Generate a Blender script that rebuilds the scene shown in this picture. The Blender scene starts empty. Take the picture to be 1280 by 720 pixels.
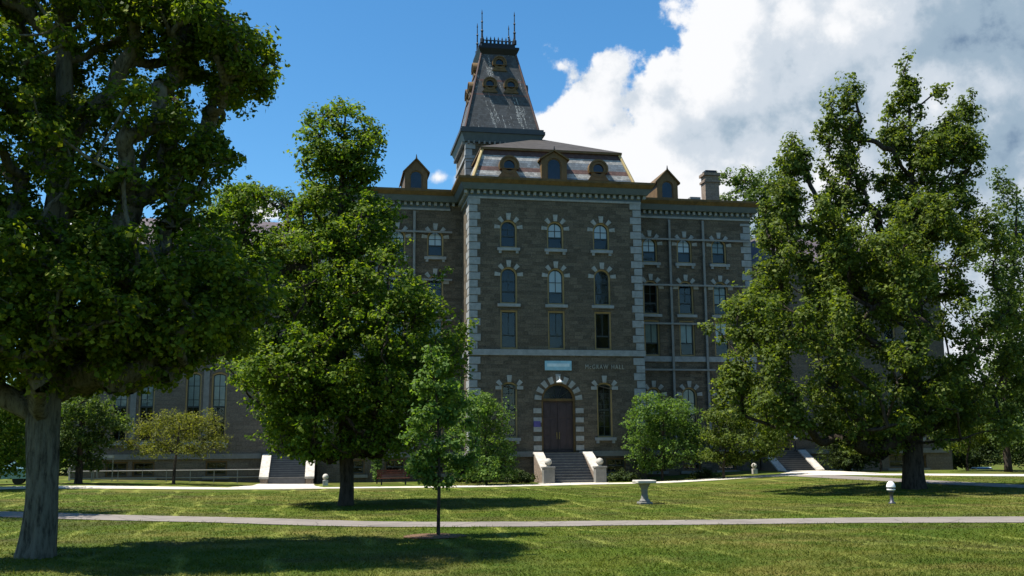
import bpy, bmesh, math, random
import numpy as np
from mathutils import Vector, Matrix, geometry, noise as mnoise

R = math.radians
scene = bpy.context.scene
COL = scene.collection

# ------------------------------------------------------------------ camera
EYE = 2.35
F = 1249.6                       # focal length in photo pixels (1280 wide)
PITCH, YAW, ROLL = 0.15924, 0.17909, 0.0073
_h = Vector((math.sin(YAW), math.cos(YAW), 0)); _r = Vector((math.cos(YAW), -math.sin(YAW), 0)); _u = Vector((0, 0, 1))
FW = _h*math.cos(PITCH) + _u*math.sin(PITCH)
UP0 = -_h*math.sin(PITCH) + _u*math.cos(PITCH)
RT = _r*math.cos(ROLL) - UP0*math.sin(ROLL)
UP = UP0*math.cos(ROLL) + _r*math.sin(ROLL)
cam = bpy.data.cameras.new('camera')
cam.sensor_width = 36; cam.lens = F/1280*36; cam.clip_start = .1; cam.clip_end = 5000
co = bpy.data.objects.new('camera', cam); COL.objects.link(co)
M3 = Matrix((RT, UP, -FW)).transposed().to_4x4(); M3.translation = Vector((0, 0, EYE))
co.matrix_world = M3
scene.camera = co

# ------------------------------------------------------------------ sun, sky, exposure
SUN_EL = R(63); SUN_AZ = R(180-2)        # direction towards the sun, counted from +X: left of the view, a little behind the facade
sd = Vector((math.cos(SUN_AZ)*math.cos(SUN_EL), math.sin(SUN_AZ)*math.cos(SUN_EL), math.sin(SUN_EL)))
sl = bpy.data.lights.new('sun', 'SUN'); sl.energy = 4.9; sl.angle = R(.5); sl.color = (1, .95, .86)
so = bpy.data.objects.new('sun', sl); COL.objects.link(so)
so.rotation_euler = sd.to_track_quat('Z', 'Y').to_euler(); so.location = (-30, 10, 60)
scene.view_settings.view_transform = 'Standard'; scene.view_settings.look = 'None'
scene.view_settings.exposure = 1.02; scene.view_settings.gamma = 1
scene.cycles.max_bounces = 6; scene.cycles.diffuse_bounces = 3; scene.cycles.transmission_bounces = 4
scene.cycles.transparent_max_bounces = 8; scene.cycles.glossy_bounces = 2
scene.cycles.caustics_reflective = False; scene.cycles.caustics_refractive = False

def ray(u, v): return FW + RT*((u-640)/F) + UP*((360-v)/F)
def at(u, v, y):
    d = ray(u, v); t = y/d.y
    return Vector((d.x*t, y, EYE+d.z*t))
def azel(u, v):
    d = ray(u, v).normalized()
    return math.degrees(math.atan2(d.x, d.y)), math.degrees(math.asin(d.z))

def build_world():
    w = bpy.data.worlds.new('World'); scene.world = w; w.use_nodes = True
    nt = w.node_tree; nt.nodes.clear(); N = nt.nodes.new; L = nt.links.new
    def mth(op, a, b=None, c=None, clamp=False):
        n = N('ShaderNodeMath'); n.operation = op; n.use_clamp = clamp
        for i, x in enumerate((a, b, c)):
            if x is None: continue
            if isinstance(x, (int, float)): n.inputs[i].default_value = x
            else: L(x, n.inputs[i])
        return n.outputs[0]
    def sstep(x, a, b):
        n = N('ShaderNodeMapRange'); n.interpolation_type = 'SMOOTHSTEP'
        L(x, n.inputs[0]); n.inputs[1].default_value = a; n.inputs[2].default_value = b
        return n.outputs[0]
    out = N('ShaderNodeOutputWorld'); bg = N('ShaderNodeBackground'); L(bg.outputs[0], out.inputs[0])
    bg.inputs[1].default_value = 0.092
    sky = N('ShaderNodeTexSky'); sky.sky_type = 'NISHITA'; sky.sun_disc = False
    sky.sun_elevation = SUN_EL; sky.sun_rotation = math.atan2(sd.x, sd.y)
    sky.air_density = 1.0; sky.dust_density = .4; sky.ozone_density = 3.0
    hs = N('ShaderNodeHueSaturation'); hs.inputs['Saturation'].default_value = 1.18; hs.inputs['Value'].default_value = .93
    tint = N('ShaderNodeMix'); tint.data_type = 'RGBA'; tint.blend_type = 'MULTIPLY'; tint.inputs[0].default_value = 1
    L(sky.outputs[0], tint.inputs[6]); tint.inputs[7].default_value = (.84, 1.0, 1.03, 1); L(tint.outputs[2], hs.inputs['Color'])
    tc = N('ShaderNodeTexCoord'); sp = N('ShaderNodeSeparateXYZ'); L(tc.outputs['Generated'], sp.inputs[0])
    az = mth('MULTIPLY', mth('ARCTAN2', sp.outputs[0], sp.outputs[1]), 57.2958)
    el = mth('MULTIPLY', mth('ARCSINE', sp.outputs[2]), 57.2958)
    def tex(scale, detail, rough, off=(0, 0, 0)):
        mp = N('ShaderNodeMapping'); mp.inputs['Location'].default_value = off; L(tc.outputs['Generated'], mp.inputs[0])
        n = N('ShaderNodeTexNoise'); n.inputs['Scale'].default_value = scale; n.inputs['Detail'].default_value = detail
        n.inputs['Roughness'].default_value = rough; L(mp.outputs[0], n.inputs['Vector']); return n
    n1 = tex(9, 7, .55); n2 = tex(26, 6, .6, (3, 1, 2)); n3 = tex(5.5, 8, .6, (.55, .3, .1)); n4 = tex(70, 5, .6, (1, 4, 2))
    vo = N('ShaderNodeTexVoronoi'); vo.feature = 'SMOOTH_F1'; vo.inputs['Scale'].default_value = 21; vo.inputs['Smoothness'].default_value = .35
    vm = N('ShaderNodeVectorMath'); vm.operation = 'SCALE'; vm.inputs['Scale'].default_value = .035; L(n2.outputs['Color'], vm.inputs[0])
    va = N('ShaderNodeVectorMath'); va.operation = 'ADD'; L(tc.outputs['Generated'], va.inputs[0]); L(vm.outputs[0], va.inputs[1]); L(va.outputs[0], vo.inputs['Vector'])
    puff = mth('SUBTRACT', .42, vo.outputs['Distance'])
    w1 = mth('SUBTRACT', n1.outputs[0], .5); w2 = mth('SUBTRACT', n2.outputs[0], .5)
    # cumulus bank: heaped rounded heads given by compass bearing and elevation (degrees)
    def blobs(lst, wob=1.0, squash=1.15):
        cur = None
        for (u, v, r) in lst:
            a, e = azel(u, v); rr = r/F*57.3
            dx = mth('MULTIPLY', mth('SUBTRACT', az, a), math.cos(R(e)))
            dy = mth('MULTIPLY', mth('SUBTRACT', el, e), squash)
            d = mth('SQRT', mth('ADD', mth('MULTIPLY', dx, dx), mth('MULTIPLY', dy, dy)))
            f = mth('SUBTRACT', rr, d)
            cur = f if cur is None else mth('SMOOTH_MAX', cur, f, .35)
        return cur
    bank = [(795, 105, 36), (777, 148, 42), (715, 92, 27), (832, 98, 34), (702, 86, 20), (712, 150, 46), (792, 122, 46), (718, 96, 30), (774, 88, 42), (745, 122, 58), (690,160,40), (820, 128, 60), (700, 165, 42), (690, 225, 70), (880, 40, 50), (862, 95, 48),
            (770, 240, 120), (900, 150, 130), (960, 30, 110), (1040, 160, 190), (1080, -40, 140), (1180, 60, 150), (1260, 170, 150),
            (900, 340, 160), (1100, 360, 220), (1330, 20, 190), (1380, 300, 200)]
    f = blobs(bank)
    f = mth('ADD', f, mth('ADD', mth('MULTIPLY', puff, 2.9), mth('ADD', mth('MULTIPLY', w2, 1.8), mth('MULTIPLY', mth('SUBTRACT', n4.outputs[0], .5), 1.6))))
    f = mth('ADD', f, .12)
    low = blobs([(548, 222, 17), (575, 228, 16), (520, 240, 20), (330, 262, 26), (290, 300, 40), (360, 300, 34), (90, 295, 36), (150, 340, 40), (30, 330, 60)], squash=1.5)
    low = mth('ADD', low, mth('ADD', mth('MULTIPLY', w1, 1.5), mth('MULTIPLY', w2, 2.2)))
    # loose fair-weather clouds over the rest of the sky
    rest = mth('MULTIPLY', mth('SUBTRACT', n3.outputs[0], .60), 16)
    behind = sstep(sp.outputs[1], .35, -.1)          # only away from the part of the sky north of the hall
    rest = mth('SUBTRACT', rest, mth('MULTIPLY', mth('SUBTRACT', 1, behind), 12))
    dens = mth('MAXIMUM', mth('MAXIMUM', f, low), rest)
    alpha = sstep(dens, -.1, .62)
    # cloud tone: bright rounded heads, grey-blue thicker body towards the right and below
    body = sstep(f, 1.2, 9.0)
    east = sstep(az, 17, 38)
    t = mth('ADD', mth('MULTIPLY', n1.outputs[0], .8), mth('MULTIPLY', n2.outputs[0], .5))
    t = mth('SUBTRACT', t, mth('MULTIPLY', body, .22))
    t = mth('SUBTRACT', t, mth('MULTIPLY', east, .24))
    t = mth('ADD', t, mth('ADD', .06, mth('MULTIPLY', puff, .35)))
    cr = N('ShaderNodeValToRGB'); cr.color_ramp.interpolation = 'EASE'; L(t, cr.inputs[0])
    e = cr.color_ramp.elements
    e[0].position = .08; e[0].color = (.115, .20, .33, 1)
    e[1].position = .66; e[1].color = (.95, .96, .98, 1)
    x = e.new(.26); x.color = (.34, .45, .56, 1)
    x = e.new(.46); x.color = (.62, .69, .77, 1)
    cs = N('ShaderNodeVectorMath'); cs.operation = 'SCALE'; L(cr.outputs[0], cs.inputs[0]); cs.inputs['Scale'].default_value = 5.5
    mx = N('ShaderNodeMix'); mx.data_type = 'RGBA'; L(alpha, mx.inputs[0]); L(hs.outputs[0], mx.inputs[6]); L(cs.outputs[0], mx.inputs[7])
    L(mx.outputs[2], bg.inputs[0])
build_world()

# ------------------------------------------------------------------ helpers
rng = np.random.default_rng(7)
random.seed(7)

def tag(o, label=None, cat=None, group=None, kind=None):
    if label: o['label'] = label
    if cat: o['category'] = cat
    if group: o['group'] = group
    if kind: o['kind'] = kind
    return o
def empty(name, loc, label, cat, group=None, rz=0):
    o = bpy.data.objects.new(name, None); COL.objects.link(o); o.location = loc; o.rotation_euler = (0, 0, rz)
    o.empty_display_size = .3
    return tag(o, label, cat, group)
def link(name, me, parent=None, loc=None, label=None):
    o = bpy.data.objects.new(name, me); COL.objects.link(o)
    if parent: o.parent = parent
    if loc is not None: o.location = loc
    if label: o['label'] = label
    return o
def copy_tree(o, parent=None):
    c = o.copy(); COL.objects.link(c)
    if parent: c.parent = parent
    for ch in list(o.children): copy_tree(ch, c)
    return c

class MB:
    def __init__(s): s.v = []; s.f = []; s.m = []
    def add(s, vs, fs, mi=0):
        b = len(s.v); s.v += [tuple(p) for p in vs]
        s.f += [tuple(i+b for i in f) for f in fs]; s.m += [mi]*len(fs)
    def box(s, x0, x1, y0, y1, z0, z1, mi=0):
        vs = [(x0,y0,z0),(x1,y0,z0),(x1,y1,z0),(x0,y1,z0),(x0,y0,z1),(x1,y0,z1),(x1,y1,z1),(x0,y1,z1)]
        s.add(vs, [(0,3,2,1),(4,5,6,7),(0,1,5,4),(1,2,6,5),(2,3,7,6),(3,0,4,7)], mi)
    def frustum(s, b, t, mi=0):     # b, t = (x0,x1,y0,y1,z)
        vs = [(b[0],b[2],b[4]),(b[1],b[2],b[4]),(b[1],b[3],b[4]),(b[0],b[3],b[4]),(t[0],t[2],t[4]),(t[1],t[2],t[4]),(t[1],t[3],t[4]),(t[0],t[3],t[4])]
        s.add(vs, [(0,3,2,1),(4,5,6,7),(0,1,5,4),(1,2,6,5),(2,3,7,6),(3,0,4,7)], mi)
    def prism_y(s, pts, y0, y1, mi=0):      # outline in (x,z), counter-clockwise seen from -y
        n = len(pts); vs = [(x,y0,z) for x,z in pts]+[(x,y1,z) for x,z in pts]
        fs = [tuple(range(n)), tuple(range(2*n-1, n-1, -1))]+[(i, i+n, (i+1)%n+n, (i+1)%n) for i in range(n)]
        s.add(vs, fs, mi)
    def prism_x(s, pts, x0, x1, mi=0):      # outline in (y,z)
        n = len(pts); vs = [(x0,y,z) for y,z in pts]+[(x1,y,z) for y,z in pts]
        fs = [tuple(range(n)), tuple(range(2*n-1, n-1, -1))]+[(i, i+n, (i+1)%n+n, (i+1)%n) for i in range(n)]
        s.add(vs, fs, mi)
    def ring_y(s, outer, inner, y0, y1, mi=0):   # frame between two outlines with the same number of points
        n = len(outer)
        vs = [(x,y0,z) for x,z in outer]+[(x,y0,z) for x,z in inner]+[(x,y1,z) for x,z in outer]+[(x,y1,z) for x,z in inner]
        fs = []
        for i in range(n):
            j = (i+1)%n
            fs += [(i,j,n+j,n+i),(2*n+i,3*n+i,3*n+j,2*n+j),(i,2*n+i,2*n+j,j),(n+i,n+j,3*n+j,3*n+i)]
        s.add(vs, fs, mi)
    def tube(s, pts, rad, sides=10, mi=0, wob=0, seed=0, cap=True):
        pts = [Vector(p) for p in pts]; n = len(pts)
        ref = Vector((.3,.9,.1)); vs = []
        for i, p in enumerate(pts):
            d = (pts[min(i+1,n-1)]-pts[max(i-1,0)]).normalized()
            a = d.cross(ref)
            if a.length < 1e-3: a = d.cross(Vector((1,0,0)))
            a.normalize(); b = d.cross(a)
            for k in range(sides):
                t = 2*math.pi*k/sides
                r = rad[i]
                if wob: r *= 1+wob*mnoise.noise(Vector((math.cos(t)*1.6+seed, math.sin(t)*1.6, p.z*.35)))+.5*wob*mnoise.noise(Vector((math.cos(t)*5+seed, math.sin(t)*5, p.z*.6)))
                vs.append(p+(a*math.cos(t)+b*math.sin(t))*r)
        fs = [(i*sides+k, i*sides+(k+1)%sides, (i+1)*sides+(k+1)%sides, (i+1)*sides+k) for i in range(n-1) for k in range(sides)]
        if cap: fs += [tuple(range(sides-1,-1,-1)), tuple((n-1)*sides+k for k in range(sides))]
        s.add(vs, fs, mi)
    def lathe(s, prof, c=(0,0,0), sides=20, mi=0):
        n = len(prof); vs = []
        for r, z in prof:
            for k in range(sides):
                t = 2*math.pi*k/sides; vs.append((c[0]+r*math.cos(t), c[1]+r*math.sin(t), c[2]+z))
        fs = [(i*sides+k, i*sides+(k+1)%sides, (i+1)*sides+(k+1)%sides, (i+1)*sides+k) for i in range(n-1) for k in range(sides)]
        fs += [tuple(range(sides-1,-1,-1)), tuple((n-1)*sides+k for k in range(sides))]
        s.add(vs, fs, mi)
    def mesh(s, name, mats, smooth=False, bevel=0):
        me = bpy.data.meshes.new(name); me.from_pydata(s.v, [], s.f)
        for m in (mats if isinstance(mats, (list, tuple)) else [mats]): me.materials.append(m)
        me.polygons.foreach_set('material_index', s.m)
        if bevel:
            bm = bmesh.new(); bm.from_mesh(me)
            bmesh.ops.bevel(bm, geom=bm.edges[:], offset=bevel, segments=1, affect='EDGES', clamp_overlap=True)
            bm.to_mesh(me); bm.free()
        if smooth: me.polygons.foreach_set('use_smooth', [True]*len(me.polygons))
        me.update(); return me
    def build(s, name, mats, parent=None, loc=None, smooth=False, bevel=0, label=None):
        return link(name, s.mesh(name, mats, smooth, bevel), parent, loc, label)

def recalc(me):
    bm = bmesh.new(); bm.from_mesh(me); bmesh.ops.recalc_face_normals(bm, faces=bm.faces[:]); bm.to_mesh(me); bm.free()

# ------------------------------------------------------------------ materials
class NT:
    def __init__(s, name):
        s.mat = bpy.data.materials.new(name); s.mat.use_nodes = True
        s.t = s.mat.node_tree; s.b = s.t.nodes['Principled BSDF']; s.L = s.t.links.new
        s.out = s.t.nodes['Material Output']
    def N(s, kind, **k):
        n = s.t.nodes.new(kind)
        for a, b in k.items(): setattr(n, a, b)
        return n
    def set(s, inp, x):
        if x is None: return
        if hasattr(x, 'is_linked') or hasattr(x, 'node'): s.L(x, inp)
        elif isinstance(x, (tuple, list)):
            inp.default_value = tuple(x)+(1,) if len(inp.default_value) == 4 and len(x) == 3 else x
        else: inp.default_value = x
    def math(s, op, a, b=None, clamp=False):
        n = s.N('ShaderNodeMath', operation=op, use_clamp=clamp); s.set(n.inputs[0], a); s.set(n.inputs[1], b); return n.outputs[0]
    def obj(s): return s.N('ShaderNodeTexCoord').outputs['Object']
    def pos(s): return s.N('ShaderNodeNewGeometry').outputs['Position']
    def mapped(s, v, sc=(1,1,1), loc=(0,0,0), rot=(0,0,0)):
        n = s.N('ShaderNodeMapping'); s.L(v, n.inputs[0]); n.inputs['Scale'].default_value = sc; n.inputs['Location'].default_value = loc; n.inputs['Rotation'].default_value = rot
        return n.outputs[0]
    def noise(s, v, scale, detail=4, rough=.55, col=False):
        n = s.N('ShaderNodeTexNoise'); s.L(v, n.inputs['Vector']); n.inputs['Scale'].default_value = scale
        n.inputs['Detail'].default_value = detail; n.inputs['Roughness'].default_value = rough
        return n.outputs['Color'] if col else n.outputs[0]
    def ramp(s, x, stops, interp='LINEAR'):
        n = s.N('ShaderNodeValToRGB'); s.L(x, n.inputs[0]); n.color_ramp.interpolation = interp
        e = n.color_ramp.elements
        while len(e) < len(stops): e.new(.5)
        for i, (p, c) in enumerate(stops): e[i].position = p; e[i].color = tuple(c)+(1,)
        return n.outputs[0]
    def mix(s, f, a, b, mode='MIX'):
        n = s.N('ShaderNodeMix', data_type='RGBA', blend_type=mode); s.set(n.inputs[0], f); s.set(n.inputs[6], a); s.set(n.inputs[7], b); return n.outputs[2]
    def bump(s, h, strength=.4, dist=.02):
        n = s.N('ShaderNodeBump'); s.L(h, n.inputs['Height']); n.inputs['Strength'].default_value = strength; n.inputs['Distance'].default_value = dist
        s.L(n.outputs[0], s.b.inputs['Normal'])
    def fin(s, col=None, rough=.7, spec=.3, metal=0):
        s.set(s.b.inputs['Base Color'], col); s.set(s.b.inputs['Roughness'], rough); s.set(s.b.inputs['Specular IOR Level'], spec); s.b.inputs['Metallic'].default_value = metal
        return s.mat
    def wallcoord(s):       # (x+y, z, 0): courses run level on every face of an upright wall
        sp = s.N('ShaderNodeSeparateXYZ'); s.L(s.obj(), sp.inputs[0])
        c = s.N('ShaderNodeCombineXYZ'); s.L(s.math('ADD', sp.outputs[0], sp.outputs[1]), c.inputs[0]); s.L(sp.outputs[2], c.inputs[1])
        return c.outputs[0]

def stone_wall(name, c1, c2, c3, mortar, bw=.62, bh=.27):
    t = NT(name); v = t.wallcoord()
    wob = t.N('ShaderNodeVectorMath', operation='SCALE'); t.L(t.noise(v, 2.2, 2, col=True), wob.inputs[0]); wob.inputs['Scale'].default_value = .06
    ad = t.N('ShaderNodeVectorMath', operation='ADD'); t.L(v, ad.inputs[0]); t.L(wob.outputs[0], ad.inputs[1])
    br = t.N('ShaderNodeTexBrick'); t.L(ad.outputs[0], br.inputs['Vector'])
    br.inputs['Scale'].default_value = 1; br.inputs['Brick Width'].default_value = bw; br.inputs['Row Height'].default_value = bh
    br.inputs['Mortar Size'].default_value = .012; br.inputs['Mortar Smooth'].default_value = .5; br.offset = .43; br.squash = .7; br.squash_frequency = 3
    br.inputs['Color1'].default_value = (0,0,0,1); br.inputs['Color2'].default_value = (1,1,1,1); br.inputs['Mortar'].default_value = (.5,.5,.5,1); br.inputs['Bias'].default_value = 0
    colr = t.ramp(br.outputs['Color'], [(0,c1),(.35,c2),(.7,c3),(1,tuple(.6*a+.4*b for a,b in zip(c1,c3)))])
    big = t.noise(v, .35, 4); fine = t.noise(v, 9, 5, .65)
    colr = t.mix(t.math('MULTIPLY', big, .55), colr, tuple(.55*x for x in c2))
    colr = t.mix(.5, colr, t.ramp(fine, [(.25,tuple(.5*x for x in c1)),(.75,tuple(1.35*x for x in c3))]))
    colr = t.mix(t.math('MULTIPLY', br.outputs['Fac'], .7), colr, mortar)
    t.bump(t.math('SUBTRACT', t.math('MULTIPLY', fine, .5), br.outputs['Fac']), .7, .04)
    return t.fin(colr, .85, .2)
def rough_stone(name, c, var=.25, scale=3):
    t = NT(name); v = t.obj(); n = t.noise(v, scale, 6, .65); g = t.noise(v, .6, 3)
    colr = t.ramp(n, [(.2, tuple(x*(1-var*1.3) for x in c)), (.75, tuple(x*(1+var*.5) for x in c))])
    colr = t.mix(t.math('MULTIPLY', g, .45), colr, tuple(x*.6 for x in c))
    t.bump(t.noise(v, scale*5, 4), .35, .02)
    return t.fin(colr, .8, .25)
def paint(name, c, rough=.55, var=.18):
    t = NT(name); v = t.obj(); n = t.noise(v, 2.5, 6, .65)
    return t.fin(t.ramp(n, [(.25, tuple(x*(1-var*1.6) for x in c)), (.7, c)]), rough, .3)
def metal(name, c, rough=.45):
    t = NT(name); n = t.noise(t.obj(), 6, 5); 
    return t.fin(t.ramp(n, [(.3, tuple(x*.7 for x in c)), (.7, c)]), rough, .4, .6)

M = {}
M['wall'] = stone_wall('coursed_brown_stone', (.022,.018,.014), (.063,.051,.038), (.172,.140,.10), (.095,.085,.073))
M['wall2'] = stone_wall('coursed_tan_stone', (.075,.06,.047), (.12,.098,.075), (.17,.14,.108), (.12,.105,.09), .7, .3)
M['trim'] = rough_stone('pale_limestone', (.30,.31,.31), .35)
M['voussoir'] = rough_stone('grey_voussoir_stone', (.34,.34,.32), .4)
M['trimdark'] = rough_stone('weathered_limestone', (.20,.195,.18), .3)
M['coping'] = rough_stone('white_coping_stone', (.52,.485,.43), .45)
M['step'] = rough_stone('bluestone_steps', (.115,.115,.12), .25)
M['ochre'] = paint('ochre_paint', (.15,.092,.036), .6, .3)
M['cornice'] = paint('cornice_ochre_paint', (.145,.088,.028), .65, .4)
M['fascia'] = paint('blue_grey_paint', (.080,.108,.128))
M['casing'] = paint('tan_window_paint', (.34,.235,.10))
M['sash'] = paint('dark_green_sash_paint', (.035,.045,.045))
M['door'] = paint('plum_door_paint', (.062,.04,.042), .5, .3)
M['steel'] = paint('grey_steel_paint', (.22,.22,.21), .6)
M['black'] = paint('black_iron', (.012,.014,.018), .5)
M['painted_reflection'] = paint('white_painted_reflection', (.86,.88,.9), .8, .04)  # white colour standing in for sky reflected in the upper panes
M['curtain'] = paint('grey_green_curtain', (.36,.42,.40), .85, .2)
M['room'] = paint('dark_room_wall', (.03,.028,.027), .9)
M['signblue'] = paint('pale_blue_board', (.30,.52,.62), .5, .2)
M['signpale'] = paint('pale_board_band', (.62,.74,.78), .5, .2)
M['purple'] = paint('violet_notice', (.10,.08,.27), .5, .3)
M['letter'] = paint('pale_bronze_letter', (.34,.33,.28), .5, .15)
M['white'] = paint('white_paint', (.8,.8,.78), .5, .06)
M['railpaint'] = paint('pale_rail_paint', (.26,.25,.235), .5, .2)
M['bench'] = paint('red_brown_timber', (.15,.045,.025), .7, .4)

def glass():
    t = NT('window_glass'); t.t.nodes.remove(t.b)
    tr = t.N('ShaderNodeBsdfTransparent'); tr.inputs[0].default_value = (.93,.96,.97,1)
    gl = t.N('ShaderNodeBsdfGlossy'); gl.inputs['Roughness'].default_value = .03
    bp = t.N('ShaderNodeBump'); t.L(t.noise(t.obj(), 2.2, 2), bp.inputs['Height']); bp.inputs['Strength'].default_value = .25; bp.inputs['Distance'].default_value = .03
    t.L(bp.outputs[0], gl.inputs['Normal'])
    fr = t.N('ShaderNodeFresnel'); fr.inputs[0].default_value = 1.5; t.L(bp.outputs[0], fr.inputs['Normal'])
    m = t.N('ShaderNodeMixShader'); t.L(t.math('MULTIPLY', fr.outputs[0], 1.35), m.inputs[0]); t.L(tr.outputs[0], m.inputs[1]); t.L(gl.outputs[0], m.inputs[2])
    t.L(m.outputs[0], t.out.inputs[0]); return t.mat
M['glass'] = glass()

def slate(name, stops, z0, z1, streak=False):
    t = NT(name); v = t.wallcoord(); sp = t.N('ShaderNodeSeparateXYZ'); t.L(v, sp.inputs[0])
    br = t.N('ShaderNodeTexBrick'); t.L(v, br.inputs['Vector']); br.inputs['Scale'].default_value = 1
    br.inputs['Brick Width'].default_value = .26; br.inputs['Row Height'].default_value = .17; br.inputs['Mortar Size'].default_value = .008
    br.inputs['Color1'].default_value = (.55,.55,.55,1); br.inputs['Color2'].default_value = (1.1,1.1,1.1,1); br.inputs['Mortar'].default_value = (.3,.3,.3,1)
    zz = t.math('DIVIDE', t.math('SUBTRACT', sp.outputs[1], z0), z1-z0)
    zz = t.math('ADD', zz, t.math('MULTIPLY', t.math('SUBTRACT', t.noise(v, 7, 3), .5), .02))
    c = t.ramp(zz, stops, 'CONSTANT')
    c = t.mix(1.0, c, br.outputs['Color'], 'MULTIPLY')
    c = t.mix(t.math('MULTIPLY', t.noise(v, 1.2, 5), .6), c, (.075,.07,.068))
    if streak:
        s = t.noise(t.mapped(v, (2.6,.16,1)), 1.6, 3); d = t.noise(v, 9, 4, .7)
        m = t.math('MULTIPLY', t.math('GREATER_THAN', s, .60), t.math('GREATER_THAN', d, .52))
        c = t.mix(t.math('MULTIPLY', m, .65), c, (.5,.5,.48))
    t.bump(br.outputs['Fac'], -.4, .02)
    return t.fin(c, .8, .2)
SL = (.075,.085,.095); PALE = (.48,.475,.455); RED = (.16,.085,.075); BLU = (.17,.21,.25)
M['mansard'] = slate('banded_slate', [(0,BLU),(.17,PALE),(.31,RED),(.45,BLU),(.68,PALE),(.83,(.10,.05,.045))], 22.05, 24.65)
M['spire'] = slate('dark_spire_slate', [(0,SL),(.415,RED),(.44,SL),(.605,RED),(.63,SL)], 28.1, 35.0, True)
M['roof'] = slate('dark_roof_slate', [(0,(.05,.044,.04)),(.5,(.045,.04,.037))], 0, 40)
M['brickchim'] = stone_wall('chimney_stone', (.14,.10,.075), (.22,.17,.13), (.28,.22,.17), (.18,.16,.14), .4, .2)

# lawn colour shared by the ground sheet and the grass blades: worn and dry patches, mower lines
def lawn_colour(t):
    p = t.pos()
    big = t.noise(p, .13, 4, .6); mid = t.noise(t.mapped(p, (.6,1,1)), .7, 6, .65); fine = t.noise(p, 14, 4, .7)
    c = t.ramp(mid, [(.28,(.024,.052,.003)), (.5,(.050,.082,.004)), (.74,(.10,.112,.010))])
    dry = t.math('MULTIPLY', t.ramp(big, [(.44,(0,0,0)),(.62,(1,1,1))]), t.ramp(mid, [(.38,(0,0,0)),(.66,(1,1,1))]))
    c = t.mix(t.math('MULTIPLY', dry, .9), c, (.185,.14,.045))
    thin = t.ramp(t.noise(t.mapped(p, (.5,1,1)), .34, 5, .65), [(.50,(0,0,0)),(.62,(1,1,1))])
    c = t.mix(t.math('MULTIPLY', thin, .72), c, (.055,.045,.016))
    # mower lines, near parallel to the y axis, broken up
    sp = t.N('ShaderNodeSeparateXYZ'); t.L(p, sp.inputs[0])
    def lines(a, w, off, thr, strength, c):
        wob = t.math('MULTIPLY', t.math('SUBTRACT', t.noise(p, .16, 2), .5), 2.4)
        x = t.math('ADD', t.math('ADD', t.math('MULTIPLY', sp.outputs[0], math.cos(a)), t.math('MULTIPLY', sp.outputs[1], math.sin(a))), wob)
        fr = t.math('PINGPONG', t.math('ADD', x, off), w)
        line = t.math('SUBTRACT', 1, t.math('DIVIDE', fr, .24), True)
        brk = t.ramp(t.noise(t.mapped(p, (.35,.1,1), (off,off,0)), 1.5, 3), [(thr,(0,0,0)),(thr+.12,(1,1,1))])
        return t.mix(t.math('MULTIPLY', t.math('MULTIPLY', line, brk), strength), c, (.22,.235,.05))
    c = lines(R(2), 1.0, .2, .45, .85, c)
    c = lines(R(41), 6.4, 1.1, .42, .8, c)
    c = t.mix(.2, c, t.ramp(fine, [(.3,(.02,.036,.004)),(.7,(.11,.135,.025))]))
    return c, fine
def lawn_mat():
    t = NT('lawn'); c, fine = lawn_colour(t); t.bump(fine, .8, .05); return t.fin(c, .9, .12)
M['lawn'] = lawn_mat()
def blade_mat():
    t = NT('grass_blade'); c, fine = lawn_colour(t)
    g = t.N('ShaderNodeNewGeometry'); rnd = g.outputs['Random Per Island']
    c = t.mix(.2, c, t.ramp(rnd, [(0,(.035,.07,.006)),(.6,(.085,.115,.012)),(1,(.2,.17,.045))]))
    c = t.mix(1.0, c, (1.15,1.15,1.0), 'MULTIPLY')
    t.set(t.b.inputs['Base Color'], c); t.b.inputs['Roughness'].default_value = .7; t.b.inputs['Specular IOR Level'].default_value = .15
    tl = t.N('ShaderNodeBsdfTranslucent'); t.L(c, tl.inputs[0]); m = t.N('ShaderNodeMixShader'); m.inputs[0].default_value = .4
    t.L(t.b.outputs[0], m.inputs[1]); t.L(tl.outputs[0], m.inputs[2]); t.L(m.outputs[0], t.out.inputs[0]); return t.mat
M['blade'] = blade_mat()
def path_mat(name, c, jx=0):
    t = NT(name); p = t.pos(); n = t.noise(p, 1.1, 6, .6); f = t.noise(p, 40, 3, .7)
    cc = t.ramp(n, [(.25, tuple(x*.72 for x in c)), (.7, c)])
    cc = t.mix(.35, cc, t.ramp(f, [(.3, tuple(x*.6 for x in c)), (.7, tuple(min(1,x*1.25) for x in c))]))
    st = t.ramp(t.noise(p, .45, 5, .7), [(.5,(0,0,0)),(.62,(1,1,1))]); cc = t.mix(t.math('MULTIPLY', st, .35), cc, tuple(x*.5 for x in c))
    vo = t.N('ShaderNodeTexVoronoi', feature='DISTANCE_TO_EDGE'); t.L(p, vo.inputs['Vector']); vo.inputs['Scale'].default_value = .55
    ck = t.math('LESS_THAN', vo.outputs['Distance'], .012); cc = t.mix(t.math('MULTIPLY', ck, .55), cc, tuple(x*.25 for x in c))
    t.bump(f, .3, .01); return t.fin(cc, .9, .2)
M['asphalt'] = path_mat('worn_asphalt', (.21,.185,.165))
M['concrete'] = path_mat('pale_concrete', (.60,.55,.46))
M['soil'] = path_mat('bark_mulch', (.13,.075,.045))

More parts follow.
